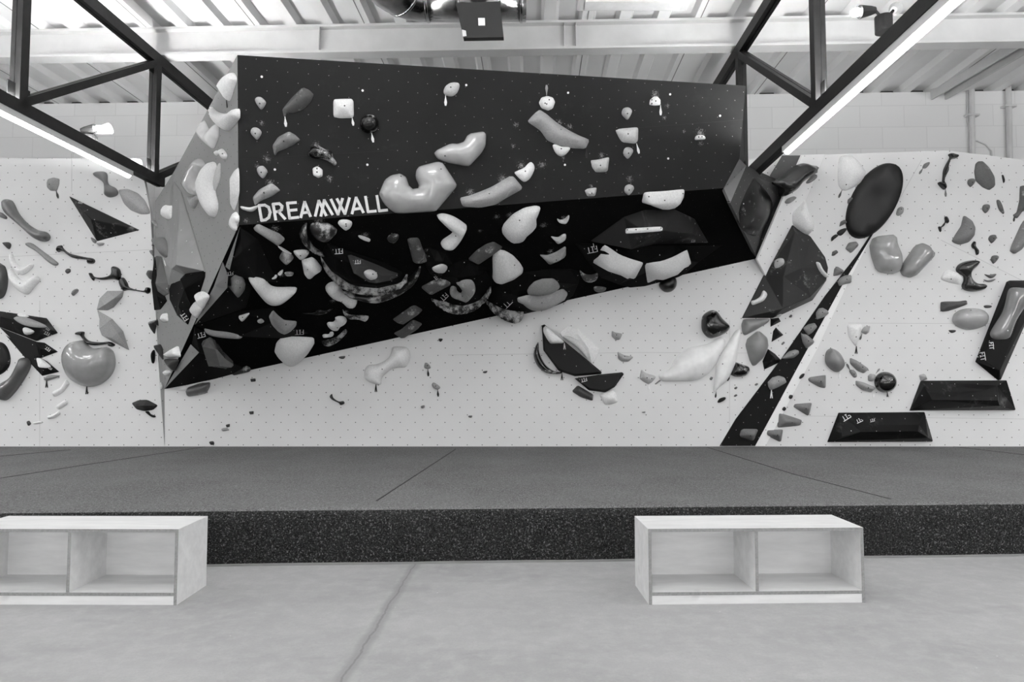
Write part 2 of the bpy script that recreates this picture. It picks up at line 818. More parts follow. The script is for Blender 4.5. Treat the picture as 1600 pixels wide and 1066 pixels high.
def make_part(o, vol, name, label=None):
    """a bolted piece that belongs to the volume under it"""
    mw = WORLD[o]
    o.parent = vol
    o.matrix_basis = WORLD[vol].inverted() @ mw
    o.name = name
    o.data.name = name
    for k in ('label', 'category', 'group'):
        if k in o:
            del o[k]
    if label:
        o['label'] = label
    return o


LOGO = plain('white_vinyl', 0.75, 0.5)

# ================================================================== THE HALL
ROOM_YAW = math.atan(0.033)                    # the hall stands slightly turned to the climbing wall
RX = Vector((math.cos(ROOM_YAW), -math.sin(ROOM_YAW), 0))
RY = Vector((math.sin(ROOM_YAW), math.cos(ROOM_YAW), 0))


def R(x, y, z):
    return RX * x + RY * y + Vector((0, 0, z))


DECK = 6.65
BACK = 12.55
RM = Matrix((RX, RY, Vector((0, 0, 1)))).transposed().to_4x4()

# concrete floor with a sealed joint, cracks and worn patches
m, nt, b = new_mat('concrete')
tc = nt.nodes.new('ShaderNodeTexCoord')
mp = nt.nodes.new('ShaderNodeMapping')
mp.inputs['Scale'].default_value = (0.55, 1.3, 1)
nt.links.new(tc.outputs['Object'], mp.inputs[0])
v1 = noise(nt, mp.outputs[0], 1.3, 6, 0.6)
v2 = noise(nt, tc.outputs['Object'], 9, 5, 0.65)
col = grey_mix(nt, step_map(nt, v1, 0.3, 0.7), 0.28, 0.36)
col = grey_mix(nt, math_node(nt, 'MULTIPLY', step_map(nt, v2, 0.45, 0.8), 0.5), col, 0.46)
v3 = noise(nt, mp.outputs[0], 3.4, 8, 0.75)
col = grey_mix(nt, math_node(nt, 'MULTIPLY', step_map(nt, v3, 0.55, 0.75), 0.45), col, 0.2)
v4 = noise(nt, tc.outputs['Object'], 70, 4, 0.7)
col = grey_mix(nt, math_node(nt, 'MULTIPLY', step_map(nt, v4, 0.45, 0.7), 0.25), col, 0.22)
spk = noise(nt, tc.outputs['Object'], 22, 2, 0.5)
col = grey_mix(nt, math_node(nt, 'MULTIPLY', step_map(nt, spk, 0.76, 0.8), 0.5), col, 0.75)
# the joint: distance to a line across the floor, its edges broken by noise
p0, p1 = at_z(645, 888, 0), at_z(533, 1066, 0)
jd = (p1 - p0).normalized()
jn = Vector((jd.y, -jd.x, 0))
sx = nt.nodes.new('ShaderNodeVectorMath')
sx.operation = 'DOT_PRODUCT'
nt.links.new(tc.outputs['Object'], sx.inputs[0])
sx.inputs[1].default_value = jn
dist = math_node(nt, 'SUBTRACT', sx.outputs['Value'], p0.dot(jn))
wob = noise(nt, tc.outputs['Object'], 5, 4, 0.6)
dist = math_node(nt, 'ADD', dist, math_node(nt, 'MULTIPLY', math_node(nt, 'SUBTRACT', wob, 0.5), 0.06))
ad = math_node(nt, 'ABSOLUTE', dist)
col = grey_mix(nt, math_node(nt, 'MULTIPLY', step_map(nt, ad, 0.05, 0.02), 0.6), col, 0.2)
col = grey_mix(nt, math_node(nt, 'MULTIPLY', step_map(nt, ad, 0.009, 0.003), 0.5), col, 0.1)
nt.links.new(col, b.inputs['Base Color'])
b.inputs['Roughness'].default_value = 0.55
V, F = box_geo((-16, -9, -0.2), (16, 13.6, 0))
floor = mesh_obj('floor', V, F, m)
floor['kind'] = 'structure'

# painted block wall behind the climbing wall
m, nt, b = new_mat('painted_block')
tc = nt.nodes.new('ShaderNodeTexCoord')
mp = nt.nodes.new('ShaderNodeMapping')
mp.inputs['Rotation'].default_value = (math.pi / 2, 0, 0)
nt.links.new(tc.outputs['Object'], mp.inputs[0])
bk = nt.nodes.new('ShaderNodeTexBrick')
bk.inputs['Scale'].default_value = 1.0
bk.inputs['Brick Width'].default_value = 0.8
bk.inputs['Row Height'].default_value = 0.4
bk.inputs['Mortar Size'].default_value = 0.006
bk.inputs['Color1'].default_value = (0.8, 0.8, 0.8, 1)
bk.inputs['Color2'].default_value = (0.77, 0.77, 0.77, 1)
bk.inputs['Mortar'].default_value = (0.68, 0.68, 0.68, 1)
nt.links.new(mp.outputs[0], bk.inputs['Vector'])
nt.links.new(bk.outputs['Color'], b.inputs['Base Color'])
b.inputs['Roughness'].default_value = 0.7
BLOCK = m
SIDE = plain('side_wall_paint', 0.22, 0.7, 0, 0.05, 1)
for nm, lo, hi, mt in (('wall_back', (-16, BACK, 0), (16, BACK + 0.3, DECK), BLOCK),
                       ('wall_left', (-15.3, -8.6, 0), (-15, BACK, DECK + 0.1), SIDE),
                       ('wall_right', (15, -8.6, 0), (15.3, BACK, DECK + 0.1), SIDE),
                       ('wall_front', (-16, -8.9, 0), (16, -8.6, DECK + 0.1), plain('dark_front_wall', 0.07, 0.8))):
    V, F = box_geo(lo, hi)
    w = mesh_obj(nm, V, F, mt, None, RM)
    w['kind'] = 'structure'

# glowing windows behind the camera, added as fill light from the front
for i, X in enumerate((-9, -2.8, 3.4, 9.6)):
    w = empty('window_%d' % (i + 1), R(X, -8.6, 2.0))
    w['kind'] = 'structure'
    V, F = merge(box_geo((X - 2.4, -8.6, .3), (X - 2.25, -8.5, 4.2)), box_geo((X + 2.25, -8.6, .3), (X + 2.4, -8.5, 4.2)),
                 box_geo((X - 2.4, -8.6, 4.05), (X + 2.4, -8.5, 4.2)), box_geo((X - 2.4, -8.6, .3), (X + 2.4, -8.5, .45)),
                 box_geo((X - .05, -8.6, .45), (X + .05, -8.5, 4.05)))
    mesh_obj('window_frame', V, F, PAINT, w, RM)
    V, F = box_geo((X - 2.25, -8.6, .45), (X + 2.25, -8.56, 4.05))
    mesh_obj('window_pane', V, F, ADDED_DAY, w, RM)

# corrugated roof deck
DECKM = plain('deck_paint', 0.86, 0.55, 0, 0.05, 0.8)
prof = []
x = -15.8
while x < 15.8:
    prof += [(x, DECK), (x + 0.17, DECK), (x + 0.215, DECK + 0.1), (x + 0.505, DECK + 0.1)]
    x += 0.55
V, F = [], []
for (x, z) in prof:
    V += [(x, -9, z), (x, BACK + 0.25, z)]
for i in range(len(prof) - 1):
    F.append((2 * i, 2 * i + 1, 2 * i + 3, 2 * i + 2))
ceil = mesh_obj('ceiling', V, F, DECKM, None, RM)
ceil['kind'] = 'structure'
V, F = box_geo((-16, -9, DECK + 0.13), (16, BACK + 0.3, DECK + 0.2))
lid = mesh_obj('deck_lining', V, F, DECKM, ceil, RM)
V, F = box_geo((-16, BACK + 0.18, DECK), (16, BACK + 0.3, DECK + .13))
mesh_obj('closure_strip', V, F, plain('closure_dark', 0.05, 0.8), ceil, RM)  # dark strip standing in for the shade inside the open flutes
# seams where two deck sheets lap
geo = []
for k in range(-28, 29, 3):
    xx = -15.8 + 0.55 * (k + 28) + 0.085
    geo.append(box_geo((xx - 0.006, -9, DECK - 0.004), (xx + 0.006, BACK, DECK)))
V, F = merge(*geo)
mesh_obj('lap_seam', V, F, plain('seam_dark', 0.2, 0.7), ceil, RM)

# white steel roof beam crossing the hall
BY = 9.9
geo = [box_geo((-15, BY - 0.11, 6.22), (15, BY + 0.11, 6.255)), box_geo((-15, BY - 0.11, DECK - 0.035), (15, BY + 0.11, DECK)),
       box_geo((-15, BY - 0.012, 6.255), (15, BY + 0.012, DECK - 0.035))]
for xx in (-3.2, 0.45, 0.62):
    geo.append(box_geo((xx - 0.006, BY - 0.1, 6.255), (xx + 0.006, BY - 0.012, DECK - 0.035)))
V, F = merge(*geo)
beam = mesh_obj('beam', V, F, PAINT, None, RM)
beam['kind'] = 'structure'
beam['label'] = 'white steel roof beam crossing the hall under the deck'


# ------------------------------------------------------------------ black trusses with tube lights
def truss(label, X, bottom, end, post_mat):
    t = empty('roof_truss', R(X, 9.75, 0))
    WORLD[t] = Matrix.Translation(R(X, 9.75, 0))
    tag(t, label, 'roof truss', 'black trusses under the roof')
    TOP = 6.12

    def member(name, y0, z0, y1, z1, w, gap=0.02):
        up = RX
        a, c = R(X, y0, z0), R(X, y1, z1)
        g1 = bar_geo(a, c, w, 0.05, up, (0, 0.035))
        g2 = bar_geo(a, c, w, 0.05, up, (0, -0.035))
        g3 = bar_geo(a, c, w * 0.9, 0.03, up)
        V, F = merge(g1, g2, g3)
        return mesh_obj(name, V, F, post_mat, t)
    member('top_chord', -8.5, TOP, BACK, TOP, 0.16)
    member('bottom_chord', -8.5, bottom, end, bottom, 0.14)
    ys = [9.72, 7.1, 4.5, 1.9, -0.7, -3.3, -5.9]
    for y in ys:
        member('post', y, bottom, y, TOP, 0.12)
    member('brace', 9.72, bottom, BACK - 0.1, TOP - 0.3, 0.1)
    for a, c in zip(ys[1:], ys[:-1]):
        member('brace', a, bottom + 0.05, c, TOP - 0.05, 0.09)
    for y, z in [(ys[0], TOP - 0.12), (ys[1], bottom + 0.12), (ys[0], bottom + 0.12)]:
        V, F = bar_geo(R(X, y - 0.16, z), R(X, y + 0.16, z), 0.26, 0.012, RX)
        mesh_obj('gusset_plate', V, F, post_mat, t)
    # bolts along the brace ends
    return t


UPZ = 0.143


def tube_light(label, X, z, y0, y1):
    t = empty('tube_light', R(X, (y0 + y1) / 2, z))
    WORLD[t] = Matrix.Translation(R(X, (y0 + y1) / 2, z))
    tag(t, label, 'tube light', 'tube lights under the trusses')
    V, F = bar_geo(R(X, y0, z - 0.035), R(X, y1, z - 0.035), 0.1, 0.07)
    mesh_obj('housing', V, F, PAINT, t)
    n = 8
    geo = []
    V, F = [], []
    for yy in (y0 + 0.03, y1 - 0.03):
        for k in range(n + 1):
            a = math.pi + math.pi * k / n
            V.append(R(X + 0.036 * math.cos(a), yy, z - 0.07 + 0.036 * math.sin(a)))
    for k in range(n):
        F.append((k, k + 1, n + 2 + k, n + 1 + k))
    F.append(tuple(range(n + 1)))
    F.append(tuple(range(2 * n + 1, n, -1)))
    d = mesh_obj('diffuser', V, F, LED, t)
    d['label'] = 'glowing white tube'
    # strip added out of view on the chord to brighten deck and wall
    V, F = bar_geo(R(X, y0, z + UPZ), R(X, y1 + 0.6, z + UPZ), 0.09, 0.002)
    mesh_obj('uplight', V, F, ADDED_UPL, t)
    return t


XL, XR = -5.61, 2.98
TR = [('black steel roof truss over the left wall section with a tube light below it', XL, 4.18, 9.95, 9.15),
      ('black steel roof truss beside the striped right wall section', XR, 4.22, 9.9, 8.25)]
# placed from the photo: chord points and the depth of the second post
truss(TR[0][0], XL, 4.33, 9.95, STEEL)
truss(TR[1][0], XR, 4.2, 9.9, STEEL)
tube_light('long lit tube light under the truss over the left wall section', XL + 0.0, 4.26, -7.5, 9.16)
tube_light('long lit tube light under the truss beside the striped wall section', XR, 4.13, -7.5, 8.05)
for X in (XL - 8.4, XR + 8.4):
    tube_light('long lit tube light hung beyond the edge of the picture', X, 4.13, -7.5, 6.5)


def head_lamp(label, p, aimdir, lit):
    t = empty('twin_head_lamp', p)
    WORLD[t] = Matrix.Translation(p)
    tag(t, label, 'lamp', 'small lamps on the trusses')
    V, F = tube_geo([p - Vector((0, 0, .02)), p + Vector((0, 0, .16))], 0.09, 16)
    mesh_obj('housing', V, F, STEEL, t)
    for s in (-1, 1):
        q = p + Vector((s * 0.06, -0.02, 0.17))
        d = (aimdir if s < 0 else Vector((0.4, 0.5, .35))).normalized()
        V, F = tube_geo([q, q + Vector((s * 0.04, 0, 0.05))], 0.015, 8)
        mesh_obj('swivel', V, F, STEEL, t)
        q = q + Vector((s * 0.04, 0, 0.05))
        V, F = tube_geo([q, q + d * 0.05, q + d * 0.16, q + d * 0.17], [0.035, 0.05, 0.07, 0.072], 14)
        h = mesh_obj('lamp_head', V, F, PAINT if s > 0 else STEEL, t)
        if s < 0:
            c = q + d * 0.21
            V, F = tube_geo([c - d * 0.05, c - d * .02, c + d * .03, c + d * .06], [0.03, 0.045, 0.045, 0.02], 12)
            bb = mesh_obj('bulb', V, F, BULB, h)
    return t


HLR = at_y(1381, 48, 7.3)
head_lamp('small twin-head lamp with one lit bulb above the tube light by the striped wall', HLR, Vector((-1, 0, -.12)), True)
HLL = at_y(140, 232, 8.6)
head_lamp('small twin-head lamp with a lit bulb behind the truss over the left section', HLL, Vector((1, .1, .15)), True)

# lamps added out of view under the deck to brighten the hall
for i, (X, Y) in enumerate([(-9.8, 1.6), (-1.3, 1.6), (7.4, 1.6), (-1.3, 4.8), (-9.8, 4.8), (7.4, 4.8)]):
    t = empty('ceiling_lamp', R(X, Y, DECK))
    WORLD[t] = Matrix.Translation(R(X, Y, DECK))
    tag(t, 'white lit lamp hanging under the roof deck over the room', 'ceiling lamp', 'lamps on the roof deck over the room')
    V, F = box_geo((X - 0.75, Y - 0.45, DECK - 0.62), (X + 0.75, Y + 0.45, DECK - 0.56))
    mesh_obj('housing', V, F, PAINT, t, RM)
    for k in (-.6, .6):
        V2, F2 = tube_geo([(X + k, Y, DECK - .56), (X + k, Y, DECK + .05)], 0.01, 6)
        mesh_obj('hanger', V2, F2, PAINT, t, RM)
    V2, F2 = box_geo((X - 0.7, Y - 0.4, DECK - 0.56), (X + 0.7, Y + 0.4, DECK - 0.55))
    mesh_obj('uplight', V2, F2, ADDED_LAMP, t, RM)
    V, F = box_geo((X - 0.7, Y - 0.4, DECK - 0.63), (X + 0.7, Y + 0.4, DECK - 0.62))
    mesh_obj('diffuser', V, F, ADDED_LAMP, t, RM)

# ------------------------------------------------------------------ duct, black square, fixture, pipes
METAL = plain('galvanised_sheet', 0.55, 0.22, 1.0, 0.25, 5, 0.15)
dz = 0.30
dc = at_y(700, 30, 8.4)
cz = dc.z + dz
duct = empty('ventilation_duct', (dc.x, dc.y, cz))
tag(duct, 'round shiny metal ventilation duct with an elbow under the roof', 'duct')
xl = at_y(668, 30, 8.4).x
xr = at_y(822, 30, 8.4).x
V, F = tube_geo([(xl, 8.4, cz), (xr, 8.4, cz)], dz, 28)
mesh_obj('pipe', V, F, METAL, duct, smooth=True)
path = []
for k in range(8):
    a = math.radians(90 * k / 7)
    path.append((xl - 0.48 * math.sin(a), 8.4 - 0.48 * (1 - math.cos(a)), cz))
V, F = tube_geo(path + [(xl - 0.48, 6.9, cz)], dz, 28)
mesh_obj('elbow', V, F, METAL, duct, smooth=True)
for q, d in (((xl, 8.4, cz), (1, 0, 0)), ((xl + 0.42, 8.4, cz), (1, 0, 0)), (path[3], (0.6, 0.8, 0)), ((xr - .06, 8.4, cz), (1, 0, 0)),
             ((xl - 0.48, 7.75, cz), (0, 1, 0))):
    q, d = Vector(q), Vector(d).normalized()
    V, F = tube_geo([q - d * 0.02, q - d * 0.012, q + d * 0.012, q + d * 0.02], [dz + .001, dz + 0.012, dz + 0.012, dz + .001], 28)
    mesh_obj('clamp_ring', V, F, METAL, duct, smooth=True)
for q in (xl + 0.2, xr - 0.3):
    V, F = box_geo((q - 0.02, 8.38, cz + dz), (q + 0.02, 8.42, DECK + .02))
    mesh_obj('hanger', V, F, PAINT, duct)

p = [at_y(u, v, 7.75) for u, v in ((712, 5), (781, 2), (787, 58), (724, 59))]
c = sum(p, Vector()) / 4
sq = empty('speaker_panel', c)
tag(sq, 'square black panel with a small white square hanging below the duct', 'hanging panel')
V = [q for q in p] + [q + Vector((0, 0.12, 0.02)) for q in p]
F = [(0, 1, 2, 3), (7, 6, 5, 4)] + [(i, i + 4, (i + 1) % 4 + 4, (i + 1) % 4) for i in range(4)]
fix_normals(mesh_obj('board', V, F, plain('black_board', 0.018, 0.8), sq))
p2 = [at_y(u, v, 7.74) for u, v in ((747, 28), (757.5, 28), (758, 39.5), (747.5, 39.5))]
V = [q for q in p2] + [q + Vector((0, 0.012, 0)) for q in p2]
fix_normals(mesh_obj('white_square', V, F, SCREW, sq))
p2 = [at_y(u, v, 7.74) for u, v in ((721.5, 46), (728, 48), (729, 56), (723, 57))]
V = [q for q in p2] + [q + Vector((0, 0.012, 0)) for q in p2]
fix_normals(mesh_obj('paper_scrap', V, F, PAINT, sq))
for q in (p[0], p[1]):
    V, F = tube_geo([q + Vector((0, 0.05, -0.01)), Vector((q.x, q.y + 0.05, DECK))], 0.008, 6)
    mesh_obj('cord', V, F, STEEL, sq)

a, b2 = at_y(902, 4, 8.3), at_y(1016, -3, 8.3)
fx = empty('light_fixture', (a + b2) / 2)
tag(fx, 'white ceiling light fixture over the dark upper panel', 'ceiling light')
zz = a.z
V, F = box_geo((a.x, 8.2, zz), (b2.x + 0.5, 8.5, zz + 0.14))
bevel(mesh_obj('housing', V, F, PAINT, fx), 0.01)
V, F = box_geo((a.x + 0.1, 8.25, zz - 0.015), (b2.x + 0.4, 8.45, zz))
mesh_obj('lens', V, F, plain('frosted_lens', 0.7, 0.3), fx)
for q in (a.x + 0.2, b2.x + 0.3):
    V, F = tube_geo([(q, 8.35, zz + 0.14), (q, 8.35, DECK + 0.02)], 0.01, 6)
    mesh_obj('hanger', V, F, PAINT, fx)

# pipes on the block wall and under the deck


def on_back(u, v, off=0.0):
    return hit_plane(u, v, R(0, BACK - off, 0), RY)


def conduit(label, pts, r, off):
    P = [on_back(u, v, off) for u, v in pts]
    t = empty('wall_pipe', P[0])
    tag(t, label, 'pipe', 'white pipes on the block wall')
    V, F = tube_geo(P, r, 10)
    mesh_obj('pipe', V, F, PAINT, t)
    for k in (0.3, 0.75):
        q = P[0].lerp(P[-1], k)
        V, F = bar_geo(q - Vector((r * 2.2, 0, 0)), q + Vector((r * 2.2, 0, 0)), off * 1.9, 0.03)
        mesh_obj('clip', V, F, PAINT, t)
    return t


conduit('white pipe on the block wall below the sloping trough', [(1518, 130), (1520, 300)], 0.05, 0.06)
conduit('white pipe nearest the picture edge on the block wall', [(1575, 110), (1579, 300)], 0.05, 0.06)
conduit('thin bent cable pipe beside the thicker white pipe', [(1511, 128), (1512, 190), (1518, 215), (1520, 300)], 0.016, 0.02)
P = [on_back(u, v, 0.03) for u, v in ((1526, 220), (1540, 226), (1549, 236), (1551, 260))]
w = empty('cable', P[0])
tag(w, 'thin loose cable drooping on the block wall beside the pipe', 'cable')
V, F = tube_geo(P, 0.012, 8)
mesh_obj('wire', V, F, PAINT, w)
q0 = on_back(1466, 148)
q1 = at_z(1600, 68, q0.z)
d = (q1 - q0).normalized()
tr = empty('roof_trough', q0)
tag(tr, 'white sloping trough under the deck above the wall pipes', 'trough')
V, F = merge(bar_geo(q0, q0 + d * 9, 0.035, 0.2, shift=(-0.13, 0)), bar_geo(q0, q0 + d * 9, 0.035, 0.2, shift=(0.13, 0)),
             bar_geo(q0, q0 + d * 9, 0.28, 0.03, shift=(0, 0.09)))
mesh_obj('channel', V, F, PAINT, tr)
for k in (1.0, 4.0, 7.0):
    q = q0 + d * k
    V, F = tube_geo([q, Vector((q.x, q.y, DECK + 0.1))], 0.02, 6)
    mesh_obj('hanger', V, F, PAINT, tr)

# ================================================================== CLIMBING WALL
WY = 9.9
MATZ = 0.407
LIGHTB = board('light_ply', 191, 70, var=0.03)
MIDB = board('grey_ply', 128, 70, var=0.04)


def uvp(u, v, y=WY):
    return at_y(u, v, y)


left_poly = [(-420, 246), (218, 248), (226, 285), (235, 332), (241, 440), (247, 560), (257, 697), (257, 742), (-420, 742)]
panel('wall_left_boards', [uvp(*q) for q in left_poly], [tuple(range(len(left_poly)))], LIGHTB, None, 0.06)['kind'] = 'structure'
cen = [(257, 742), (257, 608), (330, 420), (1150, 250), (1289, 242), (1365, 239), (1365, 362), (1140, 697), (1140, 742)]
panel('wall_center_boards', [uvp(*q) for q in cen], [tuple(range(len(cen)))], LIGHTB, None, 0.06)['kind'] = 'structure'
rig = [(1140, 742), (1140, 697), (1365, 362), (1365, 239), (1480, 235), (1600, 250), (2000, 300), (2000, 742)]
panel('wall_right_boards', [uvp(*q) for q in rig], [tuple(range(len(rig)))], LIGHTB, None, 0.06)['kind'] = 'structure'

# the overhanging prow
A, E = at_y(371, 86, 7.1), at_y(373, 352, 7.4)
H, Fp = at_y(257, 608, WY), at_y(1183, 404, WY)
un = (Fp - H).cross(E - H).normalized()
D = hit_plane(1131, 294, E, un)
pn = (D - E).cross(A - E).normalized()
B = hit_plane(1165, 134, E, pn)
G = hit_plane(1155.5, 248, E, pn)
T = at_y(272, 268, 9.3)
S = at_y(243, 314, 9.86)
M_ = at_y(240, 440, 9.88)
Bo = at_y(257, 696, WY - .01)
print('PROW D', D, 'B', B, 'A', A, 'E', E, 'H', H, 'F', Fp)


def flat_uv(n, p):
    n = n if n.dot(CAM - p) > 0 else -n
    ex, ey = face_axes(n)
    return lambda q: (q.dot(ex), q.dot(ey))


fu = flat_uv(pn, E)


def marks_on(o, n, lst):
    g = flat_uv(n, o)
    out = []
    for (u, v, r) in lst:
        q = hit_plane(u, v, o, n)
        out.append((*g(q), r))
    return out


mk = [(409, 192, .06), (417, 248, .08), (402, 260, .06), (422, 286, .09), (494, 227, .09), (515, 279, .08), (385, 345, .06),
      (814, 259, .09), (846, 258, .09), (735, 300, .1), (785, 280, .12), (1024, 147, .1), (1043, 165, .06), (1038, 184, .06),
      (1094, 208, .12), (1095, 224, .06), (874, 191, .08), (890, 198, .08), (940, 243, .08), (984, 280, .09), (815, 258, .06),
      (848, 257, .08), (880, 247, .05), (1069, 205, .05), (806, 195, .07), (802, 228, .06), (924, 292, .06), (540, 180, .06)]
UPM = board('dark_upper_ply', 43, 150, radius=0.0036, spec=0.06, var=0.12, marks=marks_on(E, pn, mk), rough=0.5, cloud=0.02)
mk2 = [(498, 345, .12), (571, 367, .09), (614, 368, .08), (776, 339, .08), (797, 336, .09), (849, 352, .1), (750, 361, .06),
       (668, 391, .08), (600, 415, .1), (430, 357, .1), (880, 340, .07), (873, 372, .07), (860, 393, .09), (440, 430, .08), (520, 470, .08),
       (540, 487, .08), (395, 500, .08), (640, 485, .08)]
UNM = board('black_underside_ply', 27, 90, radius=0.003, spec=0.0, var=0.15, marks=marks_on(E, un, mk2), rough=0.55)
prow = empty('wall_overhang', E)
prow['kind'] = 'structure'
prow['label'] = 'overhanging prow of the climbing wall with a dark upper panel and black underside'
upper = panel('upper_panel', [A, E, D, G, B], [(0, 1, 2, 3, 4)], UPM, prow)
under = panel('underside_panel', [E, H, Fp, D], [(0, 1, 2, 3)], UNM, prow, 0.0)
side = panel('side_panel', [A, E, H, Bo, M_, S, T], [(0, 1, 6), (1, 2, 6), (6, 2, 4), (6, 4, 5), (2, 3, 4)], MIDB, prow)
GR = board('grey_side_ply', 104, 60, var=0.08, cloud=0.15)
GR2 = board('dark_side_ply', 74, 150, var=0.08, radius=0.006)
g1, g2 = at_y(1166, 259, (G.y + 9.7) / 2 - .5), at_y(1141, 317, (D.y + WY) / 2 - .75)
g3, g4 = at_y(1213, 280, 9.75), at_y(1223, 308, 9.8)
panel('side_panel', [G, g1, g2, D], [(0, 1, 2, 3)], GR, prow)
panel('side_panel', [g1, g3, g4, Fp, g2], [(0, 1, 2, 3, 4)], GR2, prow)
for (u, v) in ((409, 120), (566.6, 141.6), (574, 257.5), (429.5, 265), (728.5, 133), (887.6, 145), (882.6, 257.7), (1047, 147.5), (1044, 247.8), (1125, 181)):
    q, n = hit_plane(u, v, E, pn), (pn if pn.dot(CAM - E) > 0 else -pn)
    V, F = tube_geo([q - n * 0.004, q + n * 0.004], 0.013, 10)
    s_ = mesh_obj('screw', V, F, SCREW, upper)
    s_['label'] = 'bright screw head'

# raised facets between the prow and the striped section
W1 = [at_y(1183, 405, 9.72), at_y(1224, 308, 9.62), at_y(1254, 242, 9.6), at_y(1289, 241, 9.86), at_y(1252, 330, 9.86), at_y(1197, 432, 9.87)]
st = panel('wall_facet', W1, [(0, 1, 4, 5), (1, 2, 3, 4)], board('white_facet', 215, 90, var=.03), None, 0.03)
st['kind'] = 'structure'
dk = [at_y(1222, 243, 9.75), at_y(1254, 243, 9.62), at_y(1226, 306, 9.62), at_y(1203, 274, 9.75)]
st = panel('wall_facet', dk, [(0, 1, 2, 3)], GR2, None, 0.03)
st['kind'] = 'structure'
stripe = [(1125, 697), (1150, 655), (1222, 560), (1290, 462), (1340, 398), (1367, 357), (1364, 366), (1318, 442), (1262, 545), (1180, 697)]
panel('wall_stripe', [uvp(u, v, WY - 0.02) for u, v in stripe], [tuple(range(len(stripe)))],
      board('black_stripe', 26, 150, var=.1, radius=.005), None, 0.018)['kind'] = 'structure'
bvl = [(1180, 697), (1262, 545), (1318, 442), (1364, 366), (1325, 442), (1277, 545), (1196, 697)]
panel('wall_bevel', [uvp(u, v, WY - 0.012) for u, v in bvl], [tuple(range(len(bvl)))],
      board('white_bevel', 220, 120, var=.02), None, 0.01)['kind'] = 'structure'

# board joints: thin gaps between the sheets
JOINT = plain('joint_dark', 0.42, 0.8)
for (a, c) in (((240, 390), (-5, 402)), ((62, 470), (62, 697)), ((112, 240), (112, 300)), ((1000, 551), (1180, 552)), ((700, 555), (1000, 551)),
               ((1140, 500), (1140, 690)), ((1252, 650), (1600, 655)), ((1470, 375), (1600, 440)), ((1440, 250), (1395, 330)), ((1325, 505), (1600, 506))):
    pa, pb = uvp(*a, WY - 0.001), uvp(*c, WY - 0.001)
    V, F = bar_geo(pa, pb, 0.004, 0.002, Vector((0, 1, 0)))
    j = mesh_obj('trim_joint', V, F, JOINT)
    j['kind'] = 'structure'

un_j = pn if pn.dot(CAM - E) > 0 else -pn
for a, c in (((985, 200.5), (1162, 187)), ((374, 249), (600, 236))):
    pa, pb = hit_plane(*a, E, pn) + un_j * 0.001, hit_plane(*c, E, pn) + un_j * 0.001
    V, F = bar_geo(pa, pb, 0.004, 0.003, un_j)
    mesh_obj('board_joint', V, F, plain('joint_black', 0.008, 0.9), upper)

# lettering on the upper panel
frame(380, 110, 4.4423)
un_up = pn if pn.dot(CAM - E) > 0 else -pn
sg = empty('wall_sign', hit_plane(505, 325, E, pn))
tag(sg, 'white capital letters DREAMWALL along the foot of the dark upper panel', 'sign')
LT = [('D', [(110, 938, 128, 1042), (110, 938, 150, 936), (150, 936, 176, 950), (176, 950, 188, 985), (188, 985, 178, 1022), (178, 1022, 155, 1038), (155, 1038, 128, 1042)]),
      ('R', [(208, 929, 226, 1036), (208, 929, 250, 925), (250, 925, 270, 942), (270, 942, 266, 968), (266, 968, 245, 980), (245, 980, 217, 984), (245, 980, 290, 1030)]),
      ('E', [(307, 922, 323, 1028), (307, 922, 366, 918), (315, 974, 370, 968), (323, 1027, 382, 1020)]),
      ('A', [(400, 1020, 427, 914), (427, 914, 466, 1012), (412, 990, 455, 984)]),
      ('M', [(501, 1010, 525, 906), (525, 906, 575, 1006), (540, 1010, 563, 902), (563, 902, 619, 1000)]),
      ('W', [(610, 898, 658, 1000), (658, 1000, 689, 892), (652, 894, 706, 996), (706, 996, 737, 888)]),
      ('A', [(756, 993, 784, 884), (784, 884, 833, 985), (768, 965, 820, 957)]),
      ('L', [(849, 878, 867, 982), (867, 982, 920, 977)]),
      ('L', [(928, 872, 945, 976), (945, 976, 999, 970)])]
for ch, sgm in LT:
    o = strokes('letter', [(px(s[:2]), px(s[2:])) for s in sgm], LOGO, sg, E, un_up, 0.03)
    o['label'] = 'white letter %s' % ch

# ================================================================== MAT AND BENCHES
m, nt, b = new_mat('dusty_carpet')


def carpet(name, lo, hi, sc, dust, fleck=0.0):
    m, nt, b = new_mat(name)
    tc = nt.nodes.new('ShaderNodeTexCoord')
    v = noise(nt, tc.outputs['Object'], sc, 2, 0.7)
    w = noise(nt, tc.outputs['Object'], 1.2, 4, 0.6)
    v5 = noise(nt, tc.outputs['Object'], sc * 0.4, 3, 0.7)
    v6 = math_node(nt, 'ADD', math_node(nt, 'MULTIPLY', v, 0.6), math_node(nt, 'MULTIPLY', v5, 0.4))
    col = grey_mix(nt, step_map(nt, v6, 0.42, 0.58), lo, hi)
    col = grey_mix(nt, math_node(nt, 'MULTIPLY', step_map(nt, w, 0.35, 0.75), dust), col, hi * 1.2)
    if fleck:
        vf = noise(nt, tc.outputs['Object'], 75, 3, 0.8)
        col = grey_mix(nt, step_map(nt, vf, 0.56, 0.66), col, fleck)
    nt.links.new(col, b.inputs['Base Color'])
    b.inputs['Roughness'].default_value = 0.95
    b.inputs['Specular IOR Level'].default_value = 0.1
    bp = nt.nodes.new('ShaderNodeBump')
    bp.inputs['Strength'].default_value = 0.8
    bp.inputs['Distance'].default_value = 0.01
    nt.links.new(v, bp.inputs['Height'])
    nt.links.new(bp.outputs[0], b.inputs['Normal'])
    return m


